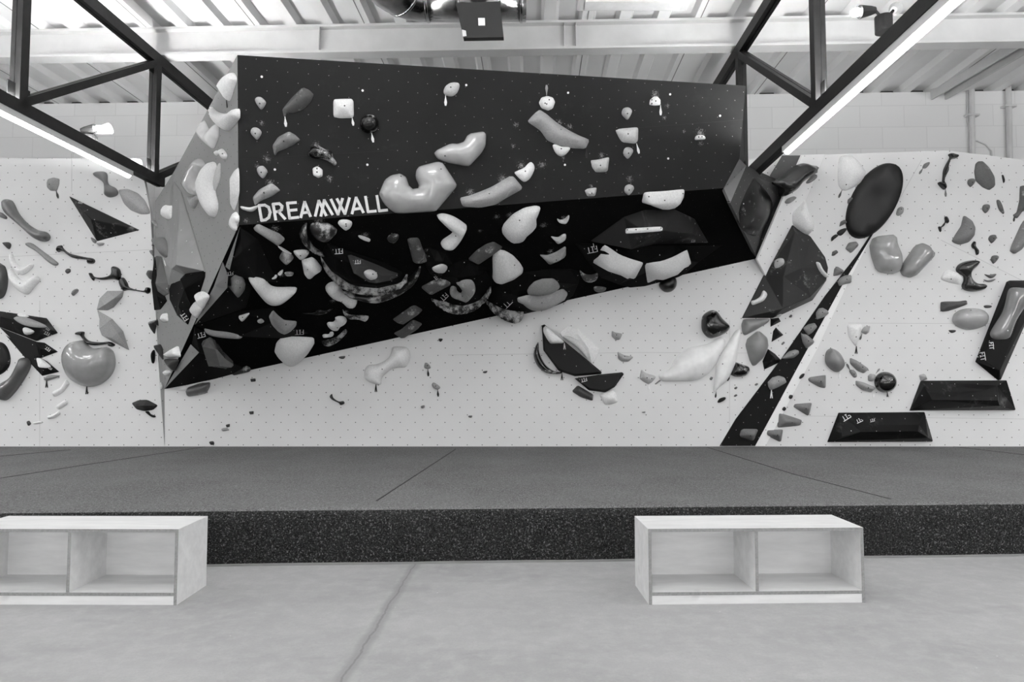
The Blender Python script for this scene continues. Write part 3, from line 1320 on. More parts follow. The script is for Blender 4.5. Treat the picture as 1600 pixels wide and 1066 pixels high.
TOPC = carpet('dusty_carpet_top', 0.05, 0.17, 130, 0.3, 0.26)
SIDEC = carpet('dark_carpet_side', 0.001, 0.03, 170, 0.0, 0.17)
f0, f1 = at_z(330, 884, 0), at_z(1600, 868, 0)
fd = (f1 - f0).normalized()
fn = Vector((-fd.y, fd.x, 0))                     # towards the wall
L0, L1 = f0 - fd * 9.5, f1 + fd * 7
mat_root = empty('climbing_mat', f0)
tag(mat_root, 'thick dark carpet-covered landing mat below the climbing wall', 'climbing mat')
prof = []
r = 0.1
for k in range(9):
    a = math.pi / 2 * k / 8
    prof.append((r - r * math.cos(a), MATZ - r + r * math.sin(a)))


def strip(name, P, mat, n=60):
    V, F = [], []
    for i in range(n + 1):
        q = L0.lerp(L1, i / n)
        for (s, z) in P:
            wob = 0.012 * math.sin(i * 1.7) * (1 if z < MATZ - 0.05 else 0)
            V.append(q + fn * (s + wob) + Vector((0, 0, z)))
    k = len(P)
    for i in range(n):
        for j in range(k - 1):
            F.append((i * k + j, (i + 1) * k + j, (i + 1) * k + j + 1, i * k + j + 1))
    o = mesh_obj(name, V, F, mat, mat_root, smooth=True)
    return fix_normals(o)


strip('front_skirt', [(0.0, 0.0)] + [(0.0, 0.1), (0, 0.2)] + prof[:6], SIDEC)
def strip_top():
    V, F = [], []
    n = 60
    for i in range(n + 1):
        q = L0.lerp(L1, i / n)
        for (s, z) in prof[5:]:
            V.append(q + fn * s + Vector((0, 0, z)))
        back = Vector((q.x, WY - 0.005, MATZ))
        V.append(back)
    k = len(prof[5:]) + 1
    for i in range(n):
        for j in range(k - 1):
            F.append((i * k + j, (i + 1) * k + j, (i + 1) * k + j + 1, i * k + j + 1))
    return fix_normals(mesh_obj('cover', V, F, TOPC, mat_root, smooth=True))


strip_top()
SEAM = plain('seam_black', 0.012, 0.9)
for a, c in (((-10, 749), (130, 727)), ((130, 727), (320, 698.5)), ((-10, 714), (110, 703)), ((588, 783), (712, 702)), ((1105, 699), (1240, 741)),
             ((1240, 741), (1392, 780)), ((1490, 698), (1602, 711))):
    pa, pb = at_z(a[0], a[1], MATZ + 0.001), at_z(c[0], c[1], MATZ + 0.001)
    V, F = bar_geo(pa, pb, 0.012, 0.004)
    s_ = mesh_obj('seam', V, F, SEAM, mat_root)
# grey hem along the floor
V, F = bar_geo(L0 - fn * 0.015 + Vector((0, 0, .006)), L1 - fn * 0.015 + Vector((0, 0, .006)), 0.03, 0.012)
mesh_obj('hem', V, F, plain('hem_grey', 0.2, 0.8), mat_root)


def plywood(name, a):
    m, nt, b = new_mat(name)
    tc = nt.nodes.new('ShaderNodeTexCoord')
    mp = nt.nodes.new('ShaderNodeMapping')
    mp.inputs['Scale'].default_value = (1.2, 6, 6)
    nt.links.new(tc.outputs['Object'], mp.inputs[0])
    v = noise(nt, mp.outputs[0], 2.2, 4, 0.6)
    col = grey_mix(nt, step_map(nt, v, 0.3, 0.7), a * 0.9, a * 1.08)
    k = noise(nt, tc.outputs['Object'], 5.5, 1, 0.4)
    col = grey_mix(nt, math_node(nt, 'MULTIPLY', step_map(nt, k, 0.72, 0.8), 0.35), col, a * 0.5)
    nt.links.new(col, b.inputs['Base Color'])
    b.inputs['Roughness'].default_value = 0.5
    return m


PLY = plywood('birch_ply', 0.74)
EDGE = plain('ply_edge', 0.24, 0.6, 0, 0.2, 60)


def bench(label, a, c, width=None):
    """a, c: floor points of the front edge"""
    d = (c - a).normalized()
    W = width or (c - a).length
    if width:
        a = c - d * width
    back = Vector((-d.y, d.x, 0))
    M = Matrix((d, back, Vector((0, 0, 1)))).transposed().to_4x4()
    M.translation = a
    t = empty('storage_bench', mw=M)
    tag(t, label, 'bench', 'storage benches on the concrete floor')
    Hh, dp, th = 0.462, 0.40, 0.02

    def pn_(name, lo, hi, edge=True):
        V, F = box_geo(lo, hi)
        o = mesh_obj(name, V, F, None, t, M, mats=[PLY, EDGE], fmat=[0, 0, 1 if edge else 0, 0, 0, 0])
        return o
    pn_('top_panel', (0, 0, Hh - th), (W, dp, Hh))
    pn_('side_panel', (0, 0, 0), (th, dp, Hh - th))
    pn_('side_panel', (W - th, 0, 0), (W, dp, Hh - th))
    pn_('bottom_shelf', (th, 0, 0.055), (W - th, dp - 0.02, 0.055 + th))
    pn_('front_rail', (th, 0.004, 0.0), (W - th, 0.022, 0.055), False)
    pn_('divider', (W / 2 - th / 2, 0.002, 0.055 + th), (W / 2 + th / 2, dp - 0.02, Hh - th))
    pn_('back_panel', (th, dp - 0.02, 0.0), (W - th, dp, Hh - th), False)
    return t


a, c = at_z(1014, 945.5, 0), at_z(1352, 942, 0)
WB = (c - a).length
bench('pale plywood two-bay bench standing whole on the floor before the mat', a, c)
a2, c2 = at_z(60, 945.5, 0), at_z(276, 946, 0)
bench('pale plywood two-bay bench cut off by the picture edge', a2, c2, WB)

# ================================================================== HOLDS: dark upper panel
UP = [upper]
TD = 'small teardrop holds on the dark panels'


def circle(cx, cy, rx, ry=None, n=14, rot=0):
    ry = ry or rx
    c, s = math.cos(math.radians(rot)), math.sin(math.radians(rot))
    out = []
    for k in range(n):
        a = 2 * math.pi * k / n
        x, y = rx * math.cos(a), ry * math.sin(a)
        out.append((cx + x * c - y * s, cy + x * s + y * c))
    return out


frame(380, 110, 4.4423)
hold('grey teardrop hold beside the dark curved block, topmost of its column', 160, [(80, 205), (95, 184), (125, 185), (152, 210), (155, 232), (127, 270), (100, 245)], bolt=[(115, 230)], group=TD, only=UP)
hold('grey teardrop hold second from the top in its column by the panel edge', 158, [(50, 430), (60, 400), (90, 395), (120, 415), (124, 440), (97, 480), (70, 460)], bolt=[(84, 438)], group=TD, only=UP)
hold('grey teardrop hold with chalk spray above it, above the letter D', 158, [(93, 690), (105, 668), (135, 662), (160, 685), (165, 710), (140, 748), (110, 730)], bolt=[(125, 708)], group=TD, only=UP, chalk=.3)
CB = 'curved edge blocks on the dark upper panel'
hold('dark grey curved edge block with a pale tag, topmost of three', 84, [(268, 268), (330, 190), (410, 112), (455, 130), (490, 163), (470, 215), (415, 270), (350, 292), (305, 290), (290, 322), (278, 315)], H=.09, st='k', bolt=[(371, 205)], tg=[(290, 318), (297, 392)], tL=200, group=CB, only=UP, chalk=.25, tilt=(0, .3))
hold('grey curved edge block without a tag in the middle of three', 112, [(200, 520), (240, 460), (315, 420), (360, 445), (397, 480), (350, 515), (280, 548), (238, 562), (222, 590), (212, 580)], H=.08, st='k', bolt=[(281, 492)], group=CB, only=UP, chalk=.35)
hold('chalky grey curved edge block right above the letters D and R', 145, [(63, 880), (110, 825), (195, 780), (230, 805), (257, 832), (200, 872), (120, 905), (78, 938)], H=.07, st='k', bolt=[(143, 848)], group=CB, only=UP, chalk=.45)
hold('white square pyramid hold with a pale tag on the dark upper panel', 228, [(624, 197), (690, 194), (752, 193), (765, 210), (768, 315), (750, 327), (680, 330), (625, 322)], H=.09, st='k', prof='lin', bolt=[(704, 245)], tg=[(755, 322), (765, 384)], tL=210, only=UP)
hold('shiny black half-ball hold with chalk on top and a pale tag, on the upper panel', 20, circle(875, 368, 66), H=.13, chalk=.45, rough=.22, tg=[(890, 428), (903, 500)], tL=205, only=UP)
hold('chalky black claw-shaped hold above the small white hexagon', 26, [(445, 575), (470, 530), (520, 520), (570, 545), (615, 560), (625, 600), (648, 640), (630, 660), (590, 630), (540, 610), (490, 610), (450, 590)], H=.1, chalk=.75, rough=.2, only=UP)
hold('small white hexagonal hold with two dark holes', 232, [(480, 680), (515, 662), (552, 690), (550, 735), (522, 747), (484, 728)], H=.035, st='k', prof='lin', rim=.3, bolt=[(512, 682), (512, 706)], only=UP)
hold('pale flat hold at the foot of the panel edge left of the letter D', 190, [(-18, 942), (40, 950), (75, 942), (98, 938), (92, 960), (60, 980), (20, 975), (-12, 962)], H=.05, only=UP, at=(50, 955))

frame(560, 110, 4.44)
hold('light grey almond hold with a pale tag alone at the top of the upper panel', 165, [(592, 150), (603, 112), (640, 85), (690, 84), (703, 108), (685, 155), (650, 178), (610, 172)], H=.05, bolt=[(641, 117)], tg=[(604, 168), (605, 246)], tL=205, only=UP)
hold('glossy light grey notched kidney hold above the larger horseshoe hold', 160, [(526, 570), (545, 548), (640, 502), (690, 505), (735, 490), (755, 450), (780, 432), (870, 418), (892, 440), (888, 520), (860, 570), (775, 662), (740, 660), (610, 635), (550, 610)], H=.14, st='k', rough=.14, coat=.5, bolt=[(601, 593)], only=UP, rim=.9)
hold('large glossy grey horseshoe-shaped hold beside the last letter of the sign', 155, [(138, 855), (180, 755), (225, 722), (290, 708), (335, 735), (352, 790), (368, 818), (415, 815), (420, 790), (397, 740), (400, 690), (420, 660), (550, 626), (590, 635), (688, 785), (685, 810), (550, 970), (530, 978), (300, 993), (250, 988), (180, 930)], H=.2, st='k', rough=.13, coat=.6, at=(400, 880), only=UP, bolt=[(573, 685), (295, 735)], rim=.85)
hold('long grey slab with a chalked upper edge at the foot of the upper panel', 150, [(705, 882), (780, 865), (920, 810), (1070, 722), (1150, 818), (1020, 890), (960, 930), (850, 952), (730, 945), (718, 925)], H=.1, st='k', prof='lin', rim=.7, bolt=[(908, 856)], only=UP, at=(900, 860), chalk=.3)
hold('small white bean hold at the upper end of the long grey slab', 232, [(1086, 712), (1100, 698), (1150, 675), (1180, 645), (1200, 635), (1220, 655), (1222, 690), (1195, 745), (1160, 772), (1130, 760)], H=.06, bolt=[(1158, 700)], only=UP)

frame(800, 120, 4.2105)
hold('white octagonal hold with a dark pocket and a grey tag above it', 232, [(178, 170), (195, 135), (235, 124), (272, 135), (286, 165), (270, 208), (240, 222), (195, 205)], H=.05, st='k', prof='lin', rim=.4, bolt=[(245, 151), (218, 174), (228, 179)], tg=[(227, 126), (227, 55)], tL=130, only=UP)
hold('long grey slab hanging diagonally below the white octagonal hold', 150, [(102, 290), (155, 235), (185, 212), (230, 240), (300, 300), (380, 350), (450, 385), (517, 412), (490, 472), (400, 468), (300, 445), (235, 415), (190, 350)], H=.1, st='k', prof='lin', rim=.7, bolt=[(322, 347)], tg=[(487, 470), (490, 534)], tL=45, only=UP, at=(310, 350), chalk=.2)
hold('white heart-shaped hold tucked under the diagonal grey slab', 232, [(270, 455), (285, 443), (330, 458), (375, 462), (383, 478), (350, 515), (320, 522), (290, 500)], H=.06, bolt=[(324, 474)], only=UP, chalk=.3)
hold('grey teardrop hold above the wide pale trapezoid hold', 158, [(725, 240), (735, 208), (765, 199), (788, 215), (789, 240), (765, 280), (738, 262)], bolt=[(760, 242)], group=TD, only=UP)
hold('wide pale trapezoid hold with a white tag at its corner', 178, [(683, 350), (710, 340), (825, 330), (834, 340), (832, 420), (815, 440), (730, 430), (710, 405)], H=.06, st='k', prof='lin', rim=.6, bolt=[(764, 376)], tg=[(818, 438), (835, 506)], tL=215, only=UP)
hold('grey teardrop hold directly below the wide pale trapezoid hold', 158, [(735, 500), (745, 470), (770, 462), (795, 475), (796, 500), (768, 538), (745, 522)], bolt=[(767, 503)], group=TD, only=UP)
hold('chalked teardrop hold at the lower edge of the upper panel beside a small trapezoid', 158, [(742, 745), (750, 718), (775, 707), (800, 718), (803, 742), (775, 778), (750, 765)], bolt=[(771, 745)], group=TD, only=UP, at=(772, 738))
hold('pale upright trapezoid hold with chalk spray above', 172, [(520, 548), (560, 545), (640, 527), (643, 540), (632, 625), (555, 629), (530, 595)], H=.06, st='k', prof='lin', rim=.6, bolt=[(582, 583)], only=UP)
hold('smallest pale trapezoid hold at the foot of the upper panel', 172, [(480, 748), (500, 735), (558, 727), (558, 750), (548, 785), (498, 787)], H=.045, st='k', prof='lin', rim=.6, bolt=[(525, 766)], only=UP)
hold('white half-round hold with a tag near the top of the grey-lit end of the panel', 232, [(907, 183), (912, 150), (935, 128), (960, 127), (980, 150), (980, 185), (940, 188)], H=.06, st='k', bolt=[(946, 159), (920, 152), (920, 176)], tg=[(976, 186), (977, 254)], tL=190, only=UP)
hold('tiny white crimp in a burst of chalk near the end of the upper panel', 228, [(1206, 405), (1215, 388), (1240, 381), (1265, 388), (1272, 410), (1240, 414), (1212, 416)], H=.05, only=UP, bolt=[(1228, 396), (1250, 395)])

# ================================================================== black underside of the prow
UN = [under]
frame(860, 280, 4.4444)
lipU = volume('dark lip-shaped faceted volume with a white rail on it, upper half of the mouth', 50, [(280, 428), (510, 262), (650, 214), (860, 208), (1000, 275), (1095, 438), (700, 452)],
              [(520, 374, .28), (650, 366, .3), (785, 360, .3), (985, 380, .2)], [(0, 1), (1, 2), (2, 3)], chalk=.35, only=UN)
lipL = volume('black wide lower-lip volume with FIT lettering under the dark upper lip', 24, [(165, 440), (480, 455), (860, 458), (1190, 455), (1030, 570), (940, 650), (860, 690), (620, 770), (480, 730), (350, 680), (250, 560)],
              [(400, 520, .16), (640, 600, .22), (860, 560, .18)], [(0, 1), (1, 2)], only=UN, at=(650, 560))
fit(lipL, (286, 490), 9, 168)
fit(lipU, (988, 428), 3.6, 176)
frame(520, 330, 7.105)
big = volume('large black moon-shaped volume with FIT lettering and a chalky lower rim', 26, [(510, 379), (560, 397), (600, 410), (630, 424), (640, 436), (620, 448), (590, 455), (560, 452), (530, 441), (510, 422), (500, 402)],
             [(520, 388, .12), (620, 430, .12), (590, 446, .14), (555, 443, .14), (525, 425, .14)], [(0, 1), (1, 2), (2, 3), (3, 4), (4, 0)], only=UN, at=(570, 425), raw=True)
make_part(hold('x', 40, [(501, 404), (512, 415), (535, 434), (560, 444), (590, 447), (615, 441), (637, 434), (630, 443), (600, 455), (560, 454), (530, 444), (508, 423)], H=.17, raw=True, chalk=1.0, only=UN, at=(560, 450)), big, 'rim', 'chalk-whitened rim')
tri = volume('dark grey triangular volume with FIT lettering set on the large moon volume', 66, [(162, 490), (200, 485), (740, 690), (735, 722), (640, 770), (480, 800), (400, 790), (230, 690)],
             [(300, 600, .07), (560, 720, .07)], [(0, 1)], chalk=.4, at=(430, 660), only=[big])
fit(big, (60, 448), 7, 176)
fit(tri, (270, 566), 5.2, 176)
pol = volume('small black polygonal volume under a white edge hold with chalk spray', 32, [(1065, 400), (1160, 425), (1250, 470), (1330, 580), (1290, 700), (1180, 745), (1080, 690), (1010, 560)],
             [(1120, 470, .12), (1230, 560, .14), (1130, 640, .12)], [(0, 1), (1, 2)], chalk=.4, only=UN, at=(1160, 580))
fit(pol, (1143, 735), 3.6, 230)
frame(660, 320, 5.6115)
disc = volume('round black volume carrying the hooked two-tone hold', 22, circle(380, 700, 228, 222, 18), [(300, 640, .15), (480, 620, .15), (400, 800, .15)], [(0, 1), (1, 2), (2, 0)], only=UN, at=(400, 700))
fit(disc, (188, 812), 7, 135)
make_part(hold('x', 36, [(80, 850), (150, 868), (250, 882), (350, 886), (450, 862), (520, 815), (592, 738), (604, 752), (565, 812), (480, 884), (380, 920), (270, 926), (170, 898)], H=.16, chalk=.9, only=UN, at=(350, 900)), disc, 'rim', 'chalk-whitened rim')
dsk = volume('wide black rounded volume under the two stacked grey blocks', 20, [(558, 868), (600, 745), (750, 645), (900, 585), (1100, 562), (1300, 562), (1392, 590), (1365, 690), (1320, 790), (1200, 890), (1010, 958), (880, 988), (800, 1000), (700, 972), (620, 925)],
             [(780, 780, .16), (1150, 680, .16), (950, 850, .16)], [(0, 1), (1, 2), (2, 0)], only=UN, at=(950, 750))
fit(dsk, (745, 868), 8, 135)
make_part(hold('x', 36, [(556, 868), (620, 902), (700, 940), (800, 962), (885, 968), (870, 990), (800, 1002), (700, 974), (620, 928)], H=.16, chalk=.9, only=UN, at=(740, 955)), dsk, 'rim', 'chalk-whitened rim')
UR_ = [under, lipU, lipL, big, tri, pol, disc, dsk]
frame(220, 400, 4.8444)
va = volume('dark steep wedge volume at the corner below the letter D', 34, [(375, 354), (402, 372), (434, 440), (399, 438), (367, 429), (352, 417)], [(379, 392, .16)], only=UN, at=(385, 400), raw=True)
vt = volume('dark pyramid volume with a pale flank and FIT lettering by the side face', 36, [(348, 410), (369, 428), (394, 447), (384, 480), (306, 507), (335, 449)], [(354, 446, .1)], only=UN, at=(365, 460), raw=True)
fit(vt, (0, 0), 5, 170, at=(359, 427.5))
vb = volume('long dark spike volume with FIT lettering below the pale-flanked pyramid', 26, [(306, 509), (372, 487), (428, 480), (482, 520), (440, 528), (372, 525)], [(428, 503, .18)], only=UN, at=(420, 510), raw=True)
fit(vb, (1198, 577), 7, 178)
vc = volume('dark triangular corner volume with FIT lettering at the lowest tip of the prow', 32, [(304, 510), (330, 525), (346, 560), (388, 577), (320, 596), (259, 607), (300, 539)], [(312, 552, .18)], only=UN, at=(330, 570), raw=True)
fit(vc, (0, 0), 7, 165, at=(313.5, 524))
UR_ += [va, vb, vc, vt]
unn = un if un.dot(CAM - E) > 0 else -un
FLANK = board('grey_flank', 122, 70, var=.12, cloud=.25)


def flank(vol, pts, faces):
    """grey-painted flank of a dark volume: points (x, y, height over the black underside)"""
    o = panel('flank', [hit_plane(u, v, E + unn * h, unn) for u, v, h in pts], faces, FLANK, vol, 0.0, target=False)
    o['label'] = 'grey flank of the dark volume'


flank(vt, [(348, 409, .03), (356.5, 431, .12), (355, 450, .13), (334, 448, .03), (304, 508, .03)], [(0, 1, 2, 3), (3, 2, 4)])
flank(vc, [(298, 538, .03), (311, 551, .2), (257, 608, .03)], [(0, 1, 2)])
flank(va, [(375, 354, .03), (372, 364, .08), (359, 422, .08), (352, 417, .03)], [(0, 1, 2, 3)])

frame(360, 330, 7.105)
hold('grey rectangular block below the letter D at the top of the black underside', 140, [(250, 212), (290, 172), (320, 167), (430, 220), (545, 270), (610, 328), (575, 365), (520, 395), (450, 345), (350, 280)], H=.09, st='k', chalk=.3, only=UN)
hold('small pale shield hold above the white chunky block', 190, [(700, 458), (760, 440), (840, 442), (875, 472), (830, 525), (780, 543), (745, 520)], H=.05, bolt=[(778, 495)], only=UN)
hold('chunky white block hold with a round dent beside the moon volume', 208, [(788, 562), (850, 555), (905, 537), (945, 560), (1027, 665), (950, 715), (900, 765), (845, 755), (818, 720)], H=.12, st='k', bolt=[(858, 648)], only=UN, dent=[(870, 680, .05, .03)])
hold('chalky grey stub hold at the end of a thin white streak', 112, [(540, 540), (585, 455), (610, 455), (690, 510), (705, 540), (630, 608), (580, 580)], H=.1, st='k', chalk=.8, only=UN)
hold('thin pale sliver hold leading to the chalky grey stub', 190, [(525, 392), (560, 402), (660, 462), (680, 478), (640, 468), (575, 438)], H=.03, only=UN)
hold('tiny white chip hold, lower of two above the white boomerang', 200, [(455, 750), (500, 712), (522, 720), (505, 748)], H=.03, only=UN)
hold('tiny white chip hold, upper of two above the white boomerang', 200, [(525, 700), (580, 655), (583, 690), (560, 712)], H=.03, only=UN)
hold('small chalk-covered lump below the chalky grey stub', 120, [(602, 690), (650, 680), (700, 690), (690, 715), (640, 722), (610, 712)], H=.04, chalk=1, only=UN)
hold('big white boomerang-shaped hold in the lower black underside', 222, [(200, 755), (300, 758), (380, 785), (440, 850), (520, 875), (700, 875), (738, 888), (725, 915), (650, 980), (560, 1035), (450, 1040), (370, 1000), (290, 910), (225, 820)], H=.14, only=UN)
hold('small white teardrop hold with two holes below the letters of the sign', 225, [(1195, 145), (1220, 108), (1290, 103), (1345, 125), (1350, 160), (1325, 198), (1280, 218), (1240, 195)], H=.045, bolt=[(1283, 143), (1285, 165)], only=UN)
hold('black scoop hold with a chalk-whitened upper rim under the sign', 22, [(880, 215), (900, 170), (960, 152), (1080, 160), (1150, 200), (1185, 240), (1150, 290), (1080, 340), (980, 330), (910, 280)], H=.12, chalk=.7, rough=.3, only=UN)
hold('black crescent horn curling round the scoop hold', 24, [(770, 260), (800, 190), (850, 152), (850, 230), (860, 300), (900, 380), (960, 440), (1060, 492), (1000, 490), (900, 440), (820, 370), (775, 310)], H=.1, chalk=.75, rough=.3, only=UN)
hold('grey bone-shaped hold hanging under the moon volume', 190, [(1058, 890), (1080, 835), (1150, 808), (1220, 820), (1225, 860), (1260, 920), (1340, 960), (1400, 985), (1408, 1030), (1370, 1066), (1290, 1062), (1220, 1000), (1130, 965)], H=.12, bolt=[(1237, 1008)], only=UN)

frame(360, 450, 7.105)
hold('big white round-bellied hold hanging over the lower edge of the prow', 216, [(488, 760), (510, 660), (560, 610), (630, 592), (780, 593), (930, 602), (938, 665), (870, 770), (800, 840), (740, 890), (660, 905), (590, 880), (520, 810)], H=.16, st='k', only=UN, at=(680, 680), lift=.5)
hold('grey half-moon hold with a pale lip on the long spike volume', 145, [(428, 345), (475, 272), (530, 330), (600, 385), (738, 395), (735, 440), (690, 485), (600, 518), (530, 505), (460, 430)], H=.1, bolt=[(617, 409)], only=[vb, under], st='k', chalk=.3)
hold('small white heart hold on the long spike volume', 195, [(90, 320), (130, 305), (200, 285), (198, 310), (140, 372), (105, 350)], H=.04, only=[vb, under, va], bolt=[(135, 327)])
hold('tiny pale hold between the white heart and the half-moon', 150, [(298, 365), (340, 348), (372, 378), (345, 395), (310, 385)], H=.03, only=[vb, under])
hold('white amoeba-shaped hold below the grey bone hold', 195, [(1072, 415), (1090, 392), (1140, 390), (1165, 365), (1165, 340), (1210, 325), (1270, 335), (1293, 370), (1275, 405), (1225, 435), (1200, 470), (1150, 476), (1100, 455)], H=.06, bolt=[(1188, 442)], only=UN)
hold('small white dog-bone hold under the white amoeba hold', 195, [(1022, 535), (1040, 520), (1090, 520), (1110, 495), (1140, 495), (1148, 520), (1125, 540), (1060, 550), (1030, 550)], H=.035, only=UN)
hold('black hold with a chalk-white crescent edge beside the small white dog-bone', 30, [(1020, 600), (1130, 575), (1200, 540), (1270, 475), (1300, 490), (1270, 530), (1220, 580), (1120, 640), (1040, 640)], H=.06, chalk=.9, only=UN)
hold('thin black blade hold with a white chalk glint left of the bone hold', 26, [(800, 288), (920, 282), (980, 250), (1060, 258), (1140, 232), (1060, 285), (960, 300), (880, 296)], H=.03, chalk=.7, only=UN)

frame(520, 440, 5.923)
hold('chalky crescent hold below the end of the grey bone hold', 40, [(90, 265), (110, 290), (160, 318), (220, 322), (330, 330), (300, 365), (230, 345), (150, 342), (105, 310)], H=.06, chalk=.95, only=UN)
SB = 'thin grey plates on the black underside'
hold('grey diamond plate with chalk, upper of the pair by the lower prow edge', 84, [(555, 360), (640, 300), (740, 232), (770, 232), (835, 272), (800, 300), (650, 400), (575, 375)], H=.06, st='k', prof='lin', rim=.5, chalk=.5, group=SB, only=UN)
hold('grey diamond plate with chalk, lower of the pair touching the prow edge', 84, [(562, 490), (640, 450), (740, 360), (832, 400), (800, 430), (660, 522), (620, 520)], H=.06, st='k', prof='lin', rim=.5, chalk=.4, group=SB, only=UN)

frame(520, 330, 7.105)
hold('round pale hold with chalk spray on the dark triangular volume', 172, [(350, 690), (380, 660), (430, 655), (480, 680), (500, 720), (480, 755), (420, 768), (375, 740)], H=.05, chalk=.6, only=[tri], bolt=[(445, 700)])
hold('long black horn hold sweeping under the moon volume with a chalked back', 20, [(100, 910), (300, 945), (500, 920), (700, 850), (850, 760), (960, 645), (980, 655), (950, 740), (880, 830), (760, 910), (620, 970), (480, 1005), (330, 990), (200, 960)], H=.12, chalk=.7, rough=.3, only=UN)
hold('grey upright plate with chalk beside the black polygonal volume', 84, [(826, 325), (860, 310), (945, 307), (965, 330), (1000, 430), (1040, 500), (1072, 555), (1050, 572), (980, 580), (910, 585), (890, 570), (860, 450)], H=.06, st='k', prof='lin', rim=.5, chalk=.45, group=SB, only=UN)
hold('small white edge hold on the black polygonal volume', 205, [(1110, 640), (1160, 615), (1220, 600), (1270, 620), (1278, 655), (1240, 682), (1150, 685), (1115, 665)], H=.05, only=[pol])
hold('grey slanted plate with a white chalk patch below the polygonal volume', 84, [(975, 855), (1120, 780), (1300, 725), (1370, 770), (1340, 810), (1100, 935), (1075, 938)], H=.06, st='k', prof='lin', rim=.5, chalk=.6, group=SB, only=UN)
hold('small pale bar hold with chalk above it right of the white teardrop', 170, [(283, 285), (310, 278), (380, 300), (418, 322), (400, 335), (340, 320)], H=.04, only=UN)
hold('small chalk-speckled dark hold left of the upright grey plate', 50, [(603, 310), (640, 272), (700, 262), (733, 275), (725, 320), (680, 355), (625, 345)], H=.05, chalk=.6, only=UN)

frame(660, 320, 5.6115)
hold('white claw hold bent like a boomerang in the middle of the underside', 225, [(135, 125), (150, 103), (200, 100), (280, 125), (360, 175), (393, 210), (370, 270), (320, 345), (265, 392), (195, 390), (165, 365), (180, 330), (230, 295), (262, 270), (265, 245), (220, 210)], H=.12, bolt=[(292, 274)], only=UN)
hold('large pale shark-fin hold with a creased face', 200, [(703, 240), (720, 195), (800, 110), (900, 55), (1000, 35), (1046, 48), (1030, 95), (1005, 150), (1010, 210), (985, 240), (930, 285), (905, 325), (860, 345), (790, 356), (740, 320), (708, 280)], H=.16, st='k', bolt=[(852, 137)], only=UN)
hold('grey tilted plate above the pale rounded triangle', 84, [(397, 490), (470, 415), (560, 355), (625, 332), (712, 382), (620, 450), (490, 537)], H=.06, st='k', prof='lin', rim=.5, chalk=.4, group=SB, only=UN)
hold('pale rounded-triangle hold like a guitar pick with a creased foot', 200, [(622, 610), (618, 480), (640, 430), (680, 415), (730, 425), (800, 465), (860, 530), (890, 580), (885, 615), (820, 665), (690, 714), (640, 700), (618, 665)], H=.13, st='k', bolt=[(808, 530)], only=UN)
hold('two-tone grey hooked hold on the round black volume', 132, [(240, 745), (260, 728), (290, 740), (300, 770), (330, 790), (345, 760), (315, 710), (290, 680), (340, 650), (420, 672), (455, 720), (458, 780), (425, 830), (390, 857), (340, 840), (270, 815), (238, 785)], H=.1, bolt=[(351, 802)], chalk=.4, only=[disc])
hold('grey lumpy block stacked on the pale bottom block', 130, [(922, 770), (940, 735), (985, 690), (1060, 665), (1150, 662), (1190, 690), (1213, 735), (1190, 760), (1130, 790), (1040, 810), (930, 805)], H=.1, st='k', bolt=[(1058, 793)], only=[dsk])
hold('pale wide block at the lower edge of the prow under the lumpy block', 152, [(842, 835), (930, 812), (1040, 810), (1140, 790), (1240, 752), (1285, 790), (1270, 830), (1150, 900), (1050, 940), (980, 945), (930, 925), (890, 890), (845, 870)], H=.12, st='k', bolt=[(1048, 860)], chalk=.3, only=[dsk, under], at=(1050, 830))
CR = 'pale crescent edges on the black underside'
hold('smallest pale crescent edge, topmost of three beside the shark fin', 180, [(1185, 130), (1210, 140), (1245, 132), (1285, 100), (1287, 125), (1260, 162), (1215, 162), (1190, 150)], H=.05, group=CR, only=UN)
hold('pale crescent edge in the middle of three', 180, [(1130, 285), (1190, 292), (1230, 268), (1258, 265), (1260, 300), (1225, 330), (1185, 343), (1160, 320)], H=.05, group=CR, only=UN)
hold('widest pale crescent edge, lowest of three', 150, [(1027, 450), (1100, 455), (1180, 425), (1255, 377), (1263, 390), (1262, 460), (1200, 500), (1110, 533), (1075, 495)], H=.08, st='k', bolt=[(1175, 485)], group=CR, only=UN)

frame(860, 280, 4.4444)
hold('white bowl-shaped block above the dark upper lip', 215, [(640, 180), (655, 112), (680, 106), (800, 100), (930, 86), (938, 95), (935, 145), (860, 200), (800, 214), (740, 213), (690, 190)], H=.12, st='k', prof='lin', rim=.6, bolt=[(794, 148), (920, 100), (684, 122)], only=UN, at=(790, 170))
hold('thin white rail hold lying on the dark upper lip', 225, [(520, 350), (525, 340), (770, 327), (779, 335), (778, 352), (760, 358), (530, 375), (521, 370)], H=.05, st='k', bolt=[(535, 352), (595, 350), (675, 346), (768, 340)], only=[lipU], at=(650, 345))
hold('white curved slab like a tooth, nearer the middle of the underside', 216, [(290, 598), (370, 475), (400, 490), (480, 545), (560, 575), (640, 598), (643, 607), (590, 705), (575, 712), (470, 680), (455, 655), (410, 660), (340, 625)], H=.13, st='k', only=[lipL, under], prof='lin', rim=.8)
hold('white curved slab like a tooth, nearer the white wall facet', 216, [(660, 605), (780, 590), (860, 560), (955, 510), (960, 518), (988, 615), (880, 660), (800, 690), (690, 737), (680, 738)], H=.13, st='k', only=[lipL, under], prof='lin', rim=.8)
hold('black ball hold peeping out below the lower lip against the pale wall', 16, [(765, 730), (790, 690), (850, 655), (885, 690), (885, 740), (850, 775), (800, 775)], H=.14, rough=.3, only=UN, lift=.8)
hold('small chalky dark scoop beside the rim of the rounded volume', 70, [(205, 640), (240, 665), (290, 670), (330, 660), (325, 695), (280, 718), (230, 705)], H=.06, chalk=.7, only=UN)
